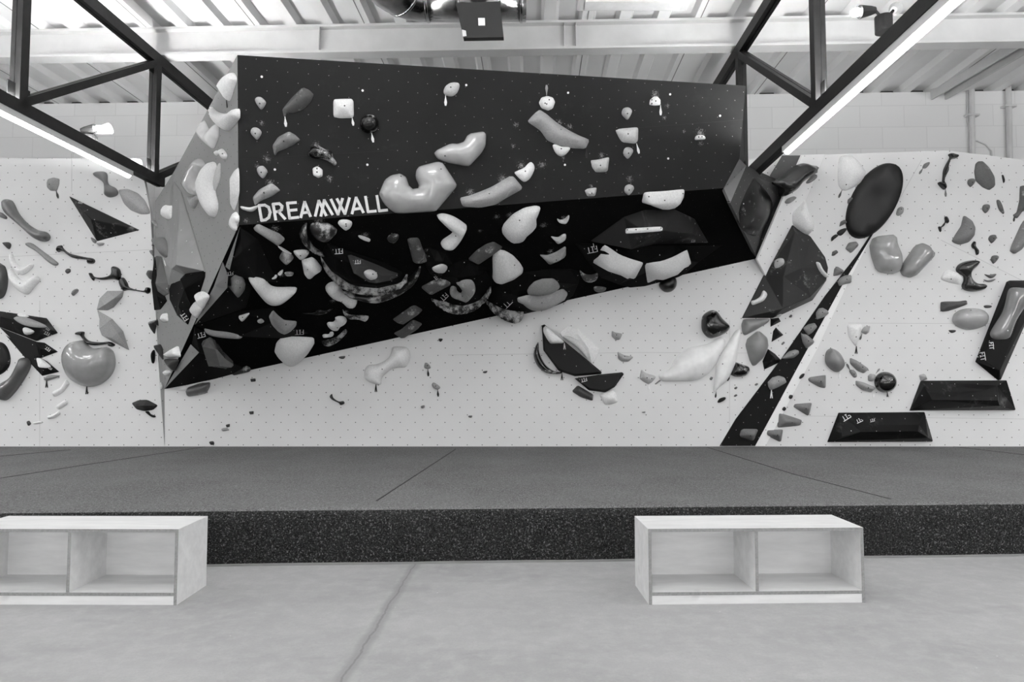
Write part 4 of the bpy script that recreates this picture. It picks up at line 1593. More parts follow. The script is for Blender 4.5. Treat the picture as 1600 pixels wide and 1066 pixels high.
hold('small chalky lump right on the lower prow edge', 95, [(305, 755), (340, 750), (390, 762), (350, 786), (310, 780)], H=.05, chalk=.6, only=UN, at=(340, 755))

frame(220, 400, 4.8444)
hold('grey rounded hold with a pointed foot on the pale-flanked pyramid volume', 122, [(655, 235), (670, 160), (715, 158), (770, 185), (797, 230), (790, 270), (740, 332), (700, 290)], H=.15, st='k', bolt=[(750, 241)], only=UN, at=(730, 250), chalk=.25)
hold('pale tube-shaped hold lying under the long dark spike volume', 150, [(320, 515), (335, 517), (360, 520), (378, 526), (372, 529.5), (340, 527), (323, 522)], H=.05, raw=True, chalk=.4, only=UN)
hold('glossy grey gem-shaped hold at the lowest tip of the prow', 98, [(478, 680), (490, 655), (540, 628), (580, 650), (640, 720), (710, 768), (690, 840), (675, 870), (610, 858), (530, 848), (505, 770)], H=.13, st='s', rough=.2, prof='lin', rim=.7, only=[vc, under], flat=True)
hold('chalky dark wing hold on the lower prow edge beside the gem', 60, [(690, 900), (740, 870), (800, 840), (835, 868), (780, 885), (720, 900)], H=.05, chalk=.6, only=UN, at=(770, 868))

# ================================================================== pale side face of the prow
SD = [side]
frame(220, 220, 5.3278)
wedge = volume('tall grey wedge volume leaning on the pale side face of the prow', 128, [(273, 284), (284, 300), (321, 424), (296, 434), (264, 446), (247, 400), (247, 330)],
               [(304, 416, .22), (268, 420, .1)], [(0, 1)], chalk=.3, only=SD, at=(285, 380), raw=True)
frame(220, 400, 4.8444)
bd = volume('black round-edged volume with FIT lettering on the pale side face', 20, [(226, 335), (220, 250), (250, 180), (320, 125), (370, 108), (490, 112), (488, 160), (450, 280), (400, 400), (360, 520), (280, 450)],
            [(330, 250, .14), (400, 180, .16), (345, 380, .1)], [(1, 0), (0, 2)], only=SD, at=(340, 280))
fit(bd, (330, 458), 7, 235)
w1 = volume('black folded wing volume at the seam beside the pale side face', 34, [(110, 5), (55, 420), (150, 405), (200, 340), (130, 180)], [(118, 300, .1)], only=SD, at=(130, 300))
w2 = volume('grey folded wing volume in front of the black wing at the seam', 92, [(120, 0), (155, 5), (218, 205), (216, 285), (150, 322), (128, 180)], [(175, 210, .12)], only=SD, at=(170, 200), chalk=.3)
SDV = [side, wedge, bd, w1, w2]

frame(220, 220, 5.3278)
hold('glossy light grey sausage hold next to the white banana on the side face', 165, [(352, 360), (370, 290), (420, 200), (455, 145), (480, 150), (502, 190), (495, 240), (465, 300), (460, 380), (468, 440), (440, 460), (400, 450), (370, 410)], H=.13, rough=.2, coat=.4, only=SD)
hold('pale pointed hold hanging below the grey sausage hold', 150, [(390, 462), (430, 470), (466, 452), (460, 510), (430, 562), (410, 520)], H=.06, only=SD)
hold('long white banana-shaped hold on the pale side face', 222, [(466, 390), (480, 290), (520, 200), (565, 170), (595, 195), (597, 270), (585, 340), (590, 430), (610, 520), (605, 590), (580, 637), (540, 610), (495, 520)], H=.14, only=SD)
hold('small white bean hold between the heart hold and the banana', 198, [(645, 90), (665, 65), (690, 85), (707, 120), (695, 158), (670, 140)], H=.05, only=SD, bolt=[(680, 108)])
hold('tiny white chip beside the small white bean on the side face', 198, [(612, 95), (630, 80), (638, 105), (625, 125)], H=.03, only=SD)
hold('thin pale leaf-shaped hold hugging the white banana', 172, [(602, 300), (640, 195), (660, 200), (655, 320), (625, 400), (606, 440), (600, 400)], H=.03, only=SD)
hold('tall pale shard hold along the panel edge of the side face', 192, [(740, 300), (770, 245), (800, 220), (806, 300), (806, 430), (790, 510), (765, 585), (742, 540), (745, 430)], H=.06, st='k', only=SD)
hold('white twisted hold at the lower corner of the side face', 212, [(745, 680), (755, 630), (780, 590), (803, 620), (804, 665), (790, 700), (785, 740), (765, 748), (745, 720)], H=.06, only=SD)
hold('white square-cut hold on the wedge near the truss end', 192, [(162, 600), (180, 540), (195, 533), (240, 540), (263, 528), (262, 655), (210, 655), (165, 630)], H=.06, st='k', only=SDV)
hold('grey rounded block jutting out at the seam with a pale streak', 98, [(82, 830), (100, 800), (170, 800), (200, 850), (215, 900), (212, 970), (180, 975), (130, 900)], H=.12, st='k', only=SDV, at=(160, 880), tg=[(190, 975), (212, 1040)], tL=210)
hold('small grey block above the jutting block at the seam', 118, [(90, 670), (110, 662), (132, 690), (130, 720)], H=.05, only=[side, wedge], at=(128, 690))
hold('small grey block below the jutting block at the seam', 118, [(70, 915), (110, 915), (110, 965), (85, 945)], H=.05)
frame(220, 400, 4.8444)
hold('white rounded hold, upper of two on the black round-edged volume', 195, [(412, 310), (420, 280), (455, 268), (490, 285), (505, 310), (480, 360), (455, 400), (430, 360)], H=.07, only=SDV)
hold('white rounded hold, lower of two on the black round-edged volume', 178, [(372, 420), (380, 385), (415, 340), (440, 370), (455, 405), (430, 450), (410, 470)], H=.06, only=SDV, at=(400, 400))
hold('grey stub hold sticking out over the left wall at the seam', 98, [(35, 140), (50, 105), (85, 108), (85, 180), (60, 175)], H=.1, st='k')
hold('dark glossy cone hold at the seam below the wing volumes', 55, [(40, 500), (130, 475), (135, 545), (110, 520), (95, 595), (60, 550)], H=.12, st='k', rough=.2, only=None, at=(90, 520), prof='lin')
hold('small white square hold beside the dark glossy cone', 206, [(140, 480), (155, 438), (195, 432), (205, 495), (165, 502)], H=.05, st='k', only=SDV)
hold('dark open fin hold with a pale edge above the lowest tip', 62, [(85, 680), (150, 665), (190, 700), (185, 770), (230, 885), (170, 800)], H=.09, st='k', only=SD, at=(150, 740))
hold('dark triangular fin hold under the white block near the prow tip', 50, [(160, 780), (280, 780), (240, 885)], H=.08, st='k', only=SD, at=(230, 810))
hold('white faceted block near the lowest tip of the prow', 218, [(180, 735), (270, 675), (290, 765), (250, 770), (200, 775)], H=.08, st='k', prof='lin', rim=.6, only=SD, at=(240, 730))
hold('small white nub, upper of two at the prow tip', 192, [(170, 880), (195, 862), (218, 880), (205, 905), (185, 905)], H=.05, only=SD)
hold('small white nub, lower of two at the prow tip', 192, [(140, 975), (153, 955), (168, 985), (160, 1005), (146, 1005)], H=.04, only=SD)
hold('small black bone hold straddling the seam beside the fin holds', 18, [(75, 750), (95, 710), (105, 740), (100, 800), (85, 812)], H=.06, only=None)
frame(0, 0, 3.9925)
hold('white teardrop hold highest on the pale side face', 212, [(1368, 560), (1375, 500), (1420, 455), (1445, 455), (1458, 490), (1445, 540), (1415, 625), (1390, 600)], H=.1, only=SD, tg=[(1415, 625), (1420, 672)], tL=30)
hold('pale wide shell hold wrapped at the top of the side face', 196, [(1300, 660), (1330, 690), (1380, 705), (1430, 700), (1468, 675), (1474, 720), (1465, 745), (1420, 800), (1390, 812), (1345, 770), (1312, 700)], H=.12, only=SD, at=(1400, 745))
hold('pale heart-shaped hold below the wide shell on the side face', 192, [(1232, 830), (1240, 780), (1258, 745), (1280, 790), (1290, 810), (1335, 765), (1348, 800), (1345, 860), (1315, 930), (1280, 905), (1240, 870)], H=.1, st='k', only=SD, rough=.25)

# ================================================================== left wall
frame(0, 220, 4.4423)
bt = volume('black three-cornered volume with chalk smears on the left wall', 34, [(480, 385), (970, 620), (675, 698)], [(632, 545, .2)], chalk=.5, bw=.012)
fit(bt, (556, 427), 3.5, 190)
hold('long dark grey banana hold high on the left wall', 92, [(14, 430), (30, 408), (60, 405), (85, 430), (120, 500), (180, 570), (250, 615), (310, 630), (337, 660), (325, 690), (280, 697), (220, 670), (130, 590), (50, 520), (18, 475)], H=.13, rough=.25, coat=.3)
hold('small grey nub cut by the picture edge beside the dark banana', 120, [(-20, 490), (0, 495), (20, 505), (45, 530), (35, 543), (0, 530), (-20, 520)], H=.05)
hold('small dark lump between the dark banana and the white boomerangs', 68, [(15, 708), (55, 703), (72, 722), (58, 752), (35, 735)], H=.06, chalk=.3)
hold('slim grey bar hold below the dark banana', 132, [(178, 725), (188, 707), (225, 715), (300, 770), (385, 835), (400, 855), (375, 866), (330, 840), (250, 770)], H=.06)
WBG = 'white boomerang holds on the left wall'
hold('white boomerang hold, upper and smaller of two on the left wall', 222, [(62, 800), (80, 785), (110, 850), (160, 880), (210, 852), (225, 865), (190, 905), (140, 930), (100, 900), (70, 860)], H=.08, group=WBG, bolt=[(104, 878)])
hold('white boomerang hold, lower and larger of two on the left wall', 218, [(55, 900), (70, 885), (110, 940), (160, 970), (240, 935), (268, 965), (230, 1010), (175, 1066), (90, 1010), (55, 950)], H=.1, group=WBG, bolt=[(138, 990)])
hold('dark round hold cut by the picture edge beside the white boomerangs', 66, [(-90, 900), (-40, 840), (0, 855), (25, 880), (40, 960), (30, 1040), (0, 1090), (-60, 1090), (-95, 1000)], H=.14, rough=.25)
hold('grey pebble hold with a dark tag high on the left wall', 130, [(318, 290), (325, 265), (365, 252), (408, 262), (405, 300), (390, 345), (345, 345), (320, 320)], H=.06, st='k', bolt=[(342, 302)], tg=[(390, 340), (405, 400)], tL=60)
hold('tiny dark nub under the slim grey bar', 82, [(450, 905), (465, 888), (485, 890), (487, 910), (465, 923)], H=.03)
hold('grey dog-bone hold under the tube light beside the pale leaf', 100, [(643, 235), (665, 212), (720, 212), (738, 235), (740, 280), (755, 305), (795, 325), (812, 355), (800, 378), (755, 390), (722, 375), (720, 340), (715, 295), (680, 262)], H=.1, rough=.3)
hold('small grey hold peeping out under the black three-cornered volume', 122, [(630, 670), (665, 690), (660, 712), (640, 700)], H=.04)
hold('small pale hold at the lowest corner of the black three-cornered volume', 150, [(670, 710), (720, 708), (712, 725), (685, 728)], H=.04)
hold('pale lens-shaped leaf hold between the dog-bone and the seam', 152, [(812, 335), (880, 330), (950, 360), (1000, 410), (1036, 490), (1030, 505), (970, 508), (900, 480), (850, 430)], H=.09, st='k', prof='lin')
BB = 'black bone-shaped holds on the pale walls'
hold('black bone hold between the slim grey bar and the three-cornered volume', 16, [(388, 755), (400, 730), (425, 725), (435, 745), (480, 780), (580, 805), (640, 815), (655, 835), (640, 852), (600, 848), (595, 825), (500, 812), (430, 765), (400, 772)], H=.07, rough=.25, group=BB)
hold('black bone hold with a fan-shaped end above a second bone', 16, [(612, 920), (630, 918), (655, 945), (720, 945), (765, 925), (770, 880), (790, 870), (825, 890), (835, 935), (820, 968), (780, 960), (700, 965), (655, 955), (645, 972), (625, 950)], H=.08, rough=.25, group=BB)
hold('black bone hold nearest the seam under the fan-ended bone', 16, [(822, 990), (830, 955), (855, 950), (880, 985), (900, 1020), (990, 1040), (1010, 1018), (1035, 1020), (1040, 1045), (1020, 1062), (990, 1050), (890, 1035), (850, 1040)], H=.07, rough=.25, group=BB, at=(850, 1000))
hold('tiny pale nub between the white boomerangs and the two-tone lens', 132, [(495, 1050), (520, 1030), (543, 1040), (520, 1066)], H=.03)

frame(0, 440, 4.1)
v1 = volume('black stacked blade volume carrying a grey lens, topmost of three', 34, [(-40, 186), (0, 190), (300, 235), (372, 330), (235, 382), (0, 292), (-40, 280)], [(300, 300, .14), (0, 225, .14)], [(0, 1)], chalk=.15, at=(150, 270))
v2 = volume('black stacked blade volume in the middle of three', 28, [(0, 294), (235, 386), (285, 392), (372, 450), (262, 492), (120, 415)], [(260, 430, .1)], at=(200, 400))
v3 = volume('black stacked blade volume lowest of three with a white hold', 28, [(38, 343), (225, 470), (300, 510), (380, 578), (272, 605), (150, 475)], [(275, 550, .1)], at=(240, 510))
fit(v1, (298, 331), 4.6, 205)
fit(v1, (305, 303), 3.2, 215)
fit(v2, (305, 432), 4.4, 215)
fit(v3, (320, 556), 3, 210)
hold('grey lens hold set into the topmost black blade volume', 135, [(85, 230), (150, 225), (230, 250), (300, 285), (230, 290), (140, 270)], H=.05, only=[v1])
hold('white pebble hold on the face of the topmost black blade volume', 218, [(143, 305), (165, 297), (215, 320), (200, 338), (160, 340)], H=.04, only=[v1])
hold('thin white sliver hold on the upper edge of the topmost blade volume', 205, [(110, 212), (140, 205), (185, 220), (150, 228)], H=.03, only=[v1])
hold('white wedge hold on the lowest black blade volume', 215, [(230, 485), (270, 490), (330, 540), (300, 550), (245, 545)], H=.05, only=[v3], st='k')
hold('grey capsule hold with a dark tag under the black blade volumes', 130, [(280, 625), (310, 600), (372, 600), (370, 612), (300, 635)], H=.05, tg=[(300, 632), (300, 680)], tL=40, legs=True)
hold('black disc hold cut by the picture edge below the blade volumes', 20, [(-60, 395), (0, 388), (40, 420), (62, 490), (50, 550), (0, 595), (-60, 600), (-100, 500)], H=.06, prof='lin', rim=.3, chalk=.1, rough=.4)
hold('long dark grey bar hold slanting beside the glossy apple hold', 82, [(0, 650), (60, 610), (105, 530), (125, 490), (165, 490), (186, 520), (170, 580), (100, 690), (40, 755), (0, 762), (-40, 740), (-30, 680)], H=.14, rough=.25, coat=.3, bolt=[(32, 716)])
ap = hold('large glossy grey apple-shaped hold on the left wall', 138, [(385, 520), (390, 460), (430, 395), (510, 375), (560, 420), (600, 425), (660, 418), (705, 445), (720, 520), (700, 590), (640, 650), (555, 677), (470, 655), (410, 600)], H=.24, rough=.12, coat=.7, tg=[(557, 670), (557, 722)], tL=40, legs=True, tilt=(0, .25))
hold('black bone hold lying across the top of the glossy apple', 16, [(480, 340), (495, 322), (535, 322), (535, 350), (570, 380), (640, 388), (700, 385), (733, 405), (715, 418), (690, 412), (685, 402), (600, 410), (550, 395), (515, 350)], H=.07, rough=.25, group=BB)
l1 = volume('two-tone lens volume with a pale top and a dark foot, upper of the pair', 140, [(622, 182), (640, 110), (690, 60), (793, 60), (785, 100), (730, 165), (690, 185)], [(670, 150, .09), (735, 105, .11)], [(0, 1)], dots=False, rough=.4, bw=.005)
l2 = volume('two-tone lens volume bellied like a beak, lower of the pair', 142, [(625, 185), (720, 240), (790, 320), (828, 440), (720, 385), (655, 345), (638, 300), (640, 240)], [(695, 255, .13), (715, 362, .1), (785, 332, .13)], [(0, 2), (1, 2)], dots=False, rough=.4, bw=.005)
hold('short grey bar hold above the two-tone lenses', 118, [(455, 75), (480, 48), (500, 55), (470, 90)], H=.04)
PR = 'pale ramp holds below the glossy apple'
hold('white ramp hold tucked under the glossy apple, largest of four', 222, [(328, 710), (385, 680), (420, 625), (442, 655), (400, 710), (345, 742)], H=.05, st='k', group=PR)
hold('white ramp hold second from the apple', 222, [(350, 800), (400, 765), (428, 758), (430, 785), (370, 823)], H=.05, st='k', group=PR)
hold('white ramp hold third from the apple', 222, [(302, 860), (340, 850), (378, 827), (383, 850), (340, 878), (305, 882)], H=.05, st='k', group=PR)
hold('thin white ramp hold furthest from the apple beside a dark nub', 220, [(210, 903), (265, 892), (270, 908), (212, 915)], H=.03, st='k', group=PR)
hold('tiny dark nub at the end of the white ramp holds', 75, [(170, 900), (185, 893), (196, 912), (180, 925)], H=.03)
hold('black diamond hold low on the left wall near the seam', 45, [(833, 780), (880, 760), (935, 758), (1005, 795), (970, 825), (915, 832), (865, 820)], H=.12, st='k', prof='lin', flat=True, tilt=(0, .2))
hold('tiny black bone hold hanging under the black diamond', 16, [(930, 835), (950, 832), (965, 850), (995, 862), (985, 872), (960, 862)], H=.04)

# ================================================================== pale kick wall under the prow
frame(240, 560, 2.4242)
SN = 'tiny foot nubs on the pale kick wall'
hold('dark nub just below the prow edge near its lowest tip', 58, [(365, 78), (385, 76), (386, 88), (368, 90)], H=.04, st='k', group=SN)
hold('dark nub midway down the kick wall below another nub', 72, [(360, 202), (378, 200), (378, 212), (364, 213)], H=.04, st='k', group=SN)
hold('dark nub, upper of a touching pair low on the kick wall', 72, [(272, 252), (288, 248), (288, 260), (275, 262)], H=.03, st='k', group=SN)
hold('pale nub, lower of a touching pair low on the kick wall', 135, [(257, 267), (275, 263), (283, 272), (262, 276)], H=.03, group=SN)
hold('dark nub at the foot of the kick wall just above the mat', 48, [(210, 317), (225, 315), (228, 326), (216, 328)], H=.04, group=SN)
hold('small grey nub left of the lower fish-shaped hold', 98, [(1012, 182), (1025, 178), (1025, 188), (1016, 190)], H=.03, group=SN)
hold('small grey nub low in the middle of the kick wall', 112, [(1192, 218), (1206, 217), (1204, 225), (1195, 224)], H=.03, group=SN)
hold('small half-round nub right of the fish-shaped holds', 80, [(1248, 50), (1264, 48), (1260, 56), (1250, 56)], H=.03, group=SN)
hold('black bone hold alone on the open kick wall', 16, [(666, 145), (675, 135), (680, 150), (700, 163), (718, 162), (722, 172), (708, 178), (700, 170), (675, 157)], H=.05, rough=.25, group=BB)
frame(220, 400, 4.8444)
hold('dark grey chalked block right below the prow tip', 92, [(330, 1025), (345, 995), (440, 962), (518, 955), (515, 990), (490, 1040), (430, 1055), (345, 1068)], H=.12, st='k', chalk=.35, rough=.3)
frame(520, 440, 5.923)
hold('half-round grey nub under the prow edge beside the big white belly', 88, [(55, 697), (112, 690), (100, 715), (70, 714)], H=.04, group=SN)
hold('dark nub under the prow edge right of the white bone', 48, [(978, 540), (985, 528), (1015, 530), (1012, 545), (995, 558)], H=.04, group=SN)
hold('big white bone-shaped hold with a black tag on the kick wall', 212, [(290, 890), (295, 810), (330, 770), (400, 765), (480, 730), (530, 680), (550, 610), (600, 600), (680, 610), (712, 670), (700, 740), (665, 793), (600, 795), (540, 810), (480, 855), (450, 890), (440, 945), (420, 955), (340, 935)], H=.16, bolt=[(457, 811)], tg=[(400, 950), (400, 1022)], tL=20, legs=True)
FS = 'small fish-shaped holds with dark tags'
hold('fish-shaped hold with a dark tag, upper of two on the kick wall', 140, [(843, 790), (855, 752), (880, 760), (905, 795), (890, 808), (860, 808)], H=.05, bolt=[(875, 780)], tg=[(880, 808), (885, 878)], tL=30, group=FS, chalk=.3)
hold('fish-shaped hold with a dark tag, lower of two on the kick wall', 140, [(915, 960), (935, 935), (992, 975), (980, 998), (945, 995)], H=.05, bolt=[(953, 968)], tg=[(970, 992), (976, 1066)], tL=30, group=FS, chalk=.3)

frame(800, 480, 5.923)
pv = volume('pale faceted volume showing behind the dark flat plate volume', 216, [(440, 240), (520, 170), (610, 200), (810, 385), (770, 490), (740, 520), (600, 400), (470, 290)], [(610, 250, .1), (700, 370, .12)], [(0, 1)], dots=False, rough=.5)
hold('pale grey bowl hold on the pale volume behind the dark plate', 176, [(470, 278), (520, 272), (590, 300), (650, 350), (695, 430), (700, 480), (640, 420), (560, 350)], H=.06, only=None, at=(600, 340))
p1_ = volume('dark flat plate volume with rows of pale holes, larger of two', 42, [(275, 170), (300, 160), (345, 200), (830, 600), (825, 620), (580, 640), (470, 605), (430, 590), (290, 400)],
             [(300, 190, .11), (340, 215, .12), (805, 600, .12), (580, 625, .12), (440, 575, .12), (305, 395, .12)], [(0, 1), (1, 2), (2, 3), (3, 4), (4, 5), (5, 0)], rough=.8)
p2_ = volume('dark flat plate volume with FIT lettering, smaller of two', 42, [(578, 660), (830, 622), (1020, 603), (1035, 620), (950, 740), (860, 790), (710, 770)],
             [(600, 665, .1), (830, 635, .1), (1010, 620, .1), (940, 730, .1), (855, 772, .1), (720, 752, .1)], [(0, 1), (1, 2), (2, 3), (3, 4), (4, 5), (5, 0)], rough=.8)
fit(p2_, (663, 675), 5, 165)
hold('white cut-triangle hold on the upper end of the dark plate with a tag', 220, [(290, 190), (310, 168), (487, 318), (470, 335), (355, 340), (320, 290), (290, 230)], H=.08, st='k', prof='lin', rim=.5, only=[p1_], tg=[(484, 330), (487, 392)], tL=170, legs=True, at=(370, 270))
hold('black glossy crescent hold with chalk hugging the dark plate', 22, [(200, 450), (215, 370), (245, 325), (255, 420), (310, 530), (390, 590), (465, 600), (440, 620), (330, 615), (240, 550)], H=.12, chalk=.45, rough=.2, tg=[(462, 612), (462, 678)], tL=50, legs=True, at=(235, 450))
IC = 'small grey incut holds on the kick wall'
hold('small grey incut hold, topmost of three beside the dark plates', 148, [(922, 270), (925, 218), (960, 235), (1025, 245), (1000, 300), (960, 305)], H=.06, st='k', bolt=[(968, 258)], group=IC)
hold('small grey incut hold in the middle of three beside the dark plates', 146, [(976, 410), (1040, 445), (1128, 460), (1080, 505), (1020, 505), (985, 480)], H=.06, st='k', bolt=[(1043, 457)], group=IC)
hold('grey incut hold with a white tag touching the big white petal', 164, [(1182, 660), (1200, 575), (1240, 610), (1340, 640), (1300, 695), (1265, 715), (1220, 690)], H=.08, st='k', bolt=[(1250, 655), (1293, 663)], tg=[(1266, 712), (1268, 780)], tL=225, legs=True, group=IC, chalk=.3)
hold('dark slab hold under the smaller dark plate', 66, [(553, 780), (610, 722), (680, 765), (757, 810), (748, 870), (640, 835)], H=.08, st='k', chalk=.2)
hold('white blocky hold at the foot of the smaller dark plate', 212, [(810, 810), (860, 785), (930, 765), (970, 800), (983, 880), (920, 900), (865, 905), (830, 850)], H=.1, st='k')
hold('tiny dark nub below the white petal on the kick wall', 105, [(1200, 972), (1235, 968), (1225, 980)], H=.03)
hold('slim grey tag-like wedge at the pointed end of the white petal', 120, [(1318, 712), (1368, 672), (1382, 678), (1335, 716)], H=.02, st='k')

frame(1000, 460, 5.923)
hold('black rounded drop hold with a chalky crown on the kick wall', 24, [(580, 280), (590, 200), (640, 155), (690, 142), (730, 165), (770, 220), (835, 285), (835, 320), (790, 365), (680, 405), (630, 390), (590, 340)], H=.2, chalk=.45, rough=.2)
hold('very large white petal hold lying on the kick wall', 224, [(185, 740), (280, 690), (340, 590), (430, 510), (520, 480), (640, 455), (720, 405), (775, 398), (800, 420), (795, 470), (740, 580), (700, 660), (630, 740), (520, 795), (370, 805), (220, 805), (190, 780)], H=.16, rough=.3, bolt=[(580, 738), (765, 645)])
hold('white upright petal hold beside the very large petal', 222, [(935, 320), (938, 345), (905, 560), (875, 680), (810, 800), (740, 860), (700, 905), (690, 890), (700, 780), (715, 650), (780, 520), (860, 380), (900, 330)], H=.12, rough=.3, tg=[(705, 900), (697, 957)], tL=50, bolt=[(765, 645)])
hold('grey half-lens hold under the tall dark volume', 118, [(945, 280), (965, 225), (1215, 222), (1200, 255), (1080, 330), (980, 382), (955, 360)], H=.12, rough=.3, st='k', at=(1000, 330))
hold('grey pear-shaped hold below the half-lens hold', 118, [(985, 470), (1000, 410), (1090, 340), (1120, 340), (1190, 400), (1200, 480), (1160, 580), (1080, 660), (1050, 662), (1020, 600)], H=.14, rough=.3, st='k', rim=.8)
hold('black half-ball hold with white chalk top and a dark tag', 20, [(845, 720), (880, 640), (900, 630), (960, 650), (1010, 670), (1020, 710), (980, 755), (900, 765), (850, 745)], H=.12, chalk=.6, rough=.2, tg=[(835, 735), (808, 802)], tL=40)
BTR = 'black pyramid holds beside the striped wall'
hold('black pyramid hold touching the foot of the tall dark volume', 18, [(1215, 300), (1215, 225), (1290, 215), (1310, 250)], H=.09, st='s', prof='lin', flat=True, group=BTR)
hold('black pyramid hold in the middle of three', 18, [(1225, 440), (1240, 340), (1265, 305), (1335, 375)], H=.1, st='s', prof='lin', flat=True, group=BTR)
hold('black pyramid hold largest of three at the edge of the stripe', 18, [(1145, 620), (1195, 505), (1260, 550), (1325, 618), (1160, 697)], H=.14, st='s', prof='lin', flat=True, group=BTR)
NB = 'tiny nubs around the striped wall section'
hold('tiny grey nub above the white blocky stripe edge', 90, [(1380, 210), (1395, 188), (1410, 195), (1400, 215)], H=.03, group=NB)
hold('tiny grey nub between the black pyramids', 110, [(1310, 460), (1330, 438), (1340, 450), (1320, 468)], H=.03, group=NB)
hold('pale nub at the lower corner of the tall dark volume', 168, [(1250, 190), (1275, 168), (1310, 180), (1300, 205), (1260, 208)], H=.05, group=NB)
hold('tiny nub between the two white petals', 98, [(645, 785), (660, 762), (675, 775), (662, 795)], H=.03, group=NB)
hold('black almond nub under the upright white petal', 24, [(720, 1000), (740, 965), (790, 952), (790, 975), (750, 1000)], H=.05, group=NB)
hold('tiny nub, upper of two below the black half-ball', 98, [(873, 872), (890, 855), (903, 862), (890, 880)], H=.03, group=NB)
hold('tiny nub, lower of two below the black half-ball', 98, [(870, 942), (890, 925), (902, 935), (885, 948)], H=.03, group=NB)
hold('tiny nub right beside the stripe edge below the pyramids', 112, [(1062, 840), (1080, 822), (1095, 830), (1080, 845)], H=.03, group=NB)
STH = 'grey edge holds along the black stripe'
hold('grey half-disc edge hold on the black stripe beside the largest pyramid', 128, [(1310, 595), (1380, 530), (1440, 510), (1475, 520), (1478, 550), (1430, 590), (1350, 600)], H=.08, st='k', bolt=[(1418, 552)], group=STH)
hold('grey edge hold with a white tag on the black stripe', 138, [(1185, 815), (1230, 770), (1290, 752), (1345, 770), (1365, 815), (1290, 860), (1215, 890), (1195, 860)], H=.08, st='k', bolt=[(1283, 803)], tg=[(1215, 885), (1215, 962)], tL=220, legs=True, group=STH)

# ================================================================== grey side of the prow and the tall dark volume
frame(1120, 220, 5.3318)
hold('tall glossy black dish hold with a chalky rim on the grey prow side', 8, [(310, 285), (440, 430), (475, 500), (465, 620), (415, 700), (345, 800), (245, 770), (195, 700), (172, 620), (190, 530), (235, 430)], H=.12, rough=.32, coat=0.0, chalk=.25, st='k', at=(330, 560), bolt=[(223, 525)], bL=1, lift=.3)
tv = volume('tall dark faceted volume with white holds hanging by the striped wall', 52, [(618, 690), (690, 740), (780, 800), (900, 970), (925, 1060), (910, 1165), (795, 1330), (560, 1440), (465, 1478), (208, 1478), (390, 1120)],
            [(650, 760, .2), (705, 1060, .3), (780, 1300, .22), (555, 1130, .24), (550, 1400, .2)], [(0, 1), (1, 2), (0, 3), (3, 4)], chalk=.85, rough=.35, at=(640, 1150))
hold('long shiny black shell-shaped hold over the white facet', 8, [(485, 350), (540, 320), (640, 240), (690, 205), (750, 185), (800, 200), (845, 210), (825, 250), (820, 280), (770, 310), (700, 360), (650, 420), (570, 468), (545, 440), (540, 390)], H=.2, rough=.25, coat=.15, chalk=.15, at=(700, 330))
hold('small grey hold peeping out under the shiny black shell', 120, [(750, 345), (800, 290), (830, 280), (820, 320), (770, 355)], H=.06)
hold('small grey pill hold on the white facet under the shell', 130, [(575, 510), (600, 480), (650, 463), (660, 480), (620, 515), (590, 525)], H=.05)
hold('white drop-shaped hold above the tip of the tall dark volume', 230, [(610, 600), (690, 530), (740, 485), (770, 590), (815, 690), (805, 750), (760, 780), (700, 760), (625, 680)], H=.2, at=(740, 650))
frame(1120, 400, 6.6636)
hold('grey pebble hold on the left face of the tall dark volume', 162, [(595, 85), (610, 40), (660, 20), (692, 30), (695, 75), (650, 112), (605, 122)], H=.05, bolt=[(633, 57)], only=[tv])
hold('bright white sausage hold near the foot of the tall dark volume', 235, [(358, 470), (400, 455), (450, 420), (475, 365), (500, 362), (525, 400), (490, 460), (430, 490), (370, 508)], H=.06, only=[tv])
hold('bright white sausage hold on the far face of the tall dark volume', 235, [(1043, 75), (1062, 68), (1100, 140), (1160, 205), (1150, 222), (1125, 212), (1075, 150)], H=.05, only=[tv])
hold('grey fan-shaped edge hold at the upper end of the stripe', 112, [(1218, 208), (1230, 130), (1260, 105), (1330, 150), (1320, 180), (1270, 200)], H=.07, st='k', group=STH, bolt=[(1297, 170)])
hold('grey square edge hold next to the fan-shaped one on the stripe', 132, [(1285, 315), (1265, 270), (1290, 225), (1340, 200), (1410, 195), (1408, 280), (1330, 295)], H=.08, st='k', bolt=[(1354, 243)], group=STH)
hold('grey pointed edge hold halfway down the stripe', 132, [(1045, 665), (1040, 590), (1070, 545), (1110, 537), (1160, 565), (1175, 595), (1130, 635)], H=.08, st='k', bolt=[(1101, 588)], group=STH)
hold('grey leaf-shaped edge hold below the pointed one on the stripe', 126, [(905, 750), (960, 710), (1025, 695), (1053, 740), (1000, 800), (960, 825), (930, 790)], H=.08, st='k', bolt=[(980, 752)], group=STH)
hold('grey broad edge hold below the leaf-shaped one on the stripe', 118, [(880, 805), (950, 820), (1025, 890), (1010, 915), (940, 970), (900, 900)], H=.08, st='k', bolt=[(957, 885)], group=STH)
frame(1120, 540, 6.6636)
WG = 'grey wedge holds low on the right wall'
hold('grey wedge hold highest of five, beside the oval egg hold', 116, [(960, 350), (975, 330), (1140, 307), (1145, 315), (1145, 435), (1130, 445), (1080, 435), (970, 375)], H=.1, st='k', prof='lin', bolt=[(1085, 376)], group=WG)
hold('grey wedge hold second highest of five', 112, [(808, 635), (820, 610), (990, 597), (1000, 605), (970, 725), (955, 733), (820, 650)], H=.1, st='k', prof='lin', bolt=[(930, 658)], group=WG)
hold('largest grey wedge hold, pointing the other way', 112, [(640, 850), (650, 710), (665, 702), (890, 775), (897, 790), (885, 835), (660, 858)], H=.11, st='k', prof='lin', bolt=[(785, 803)], group=WG)
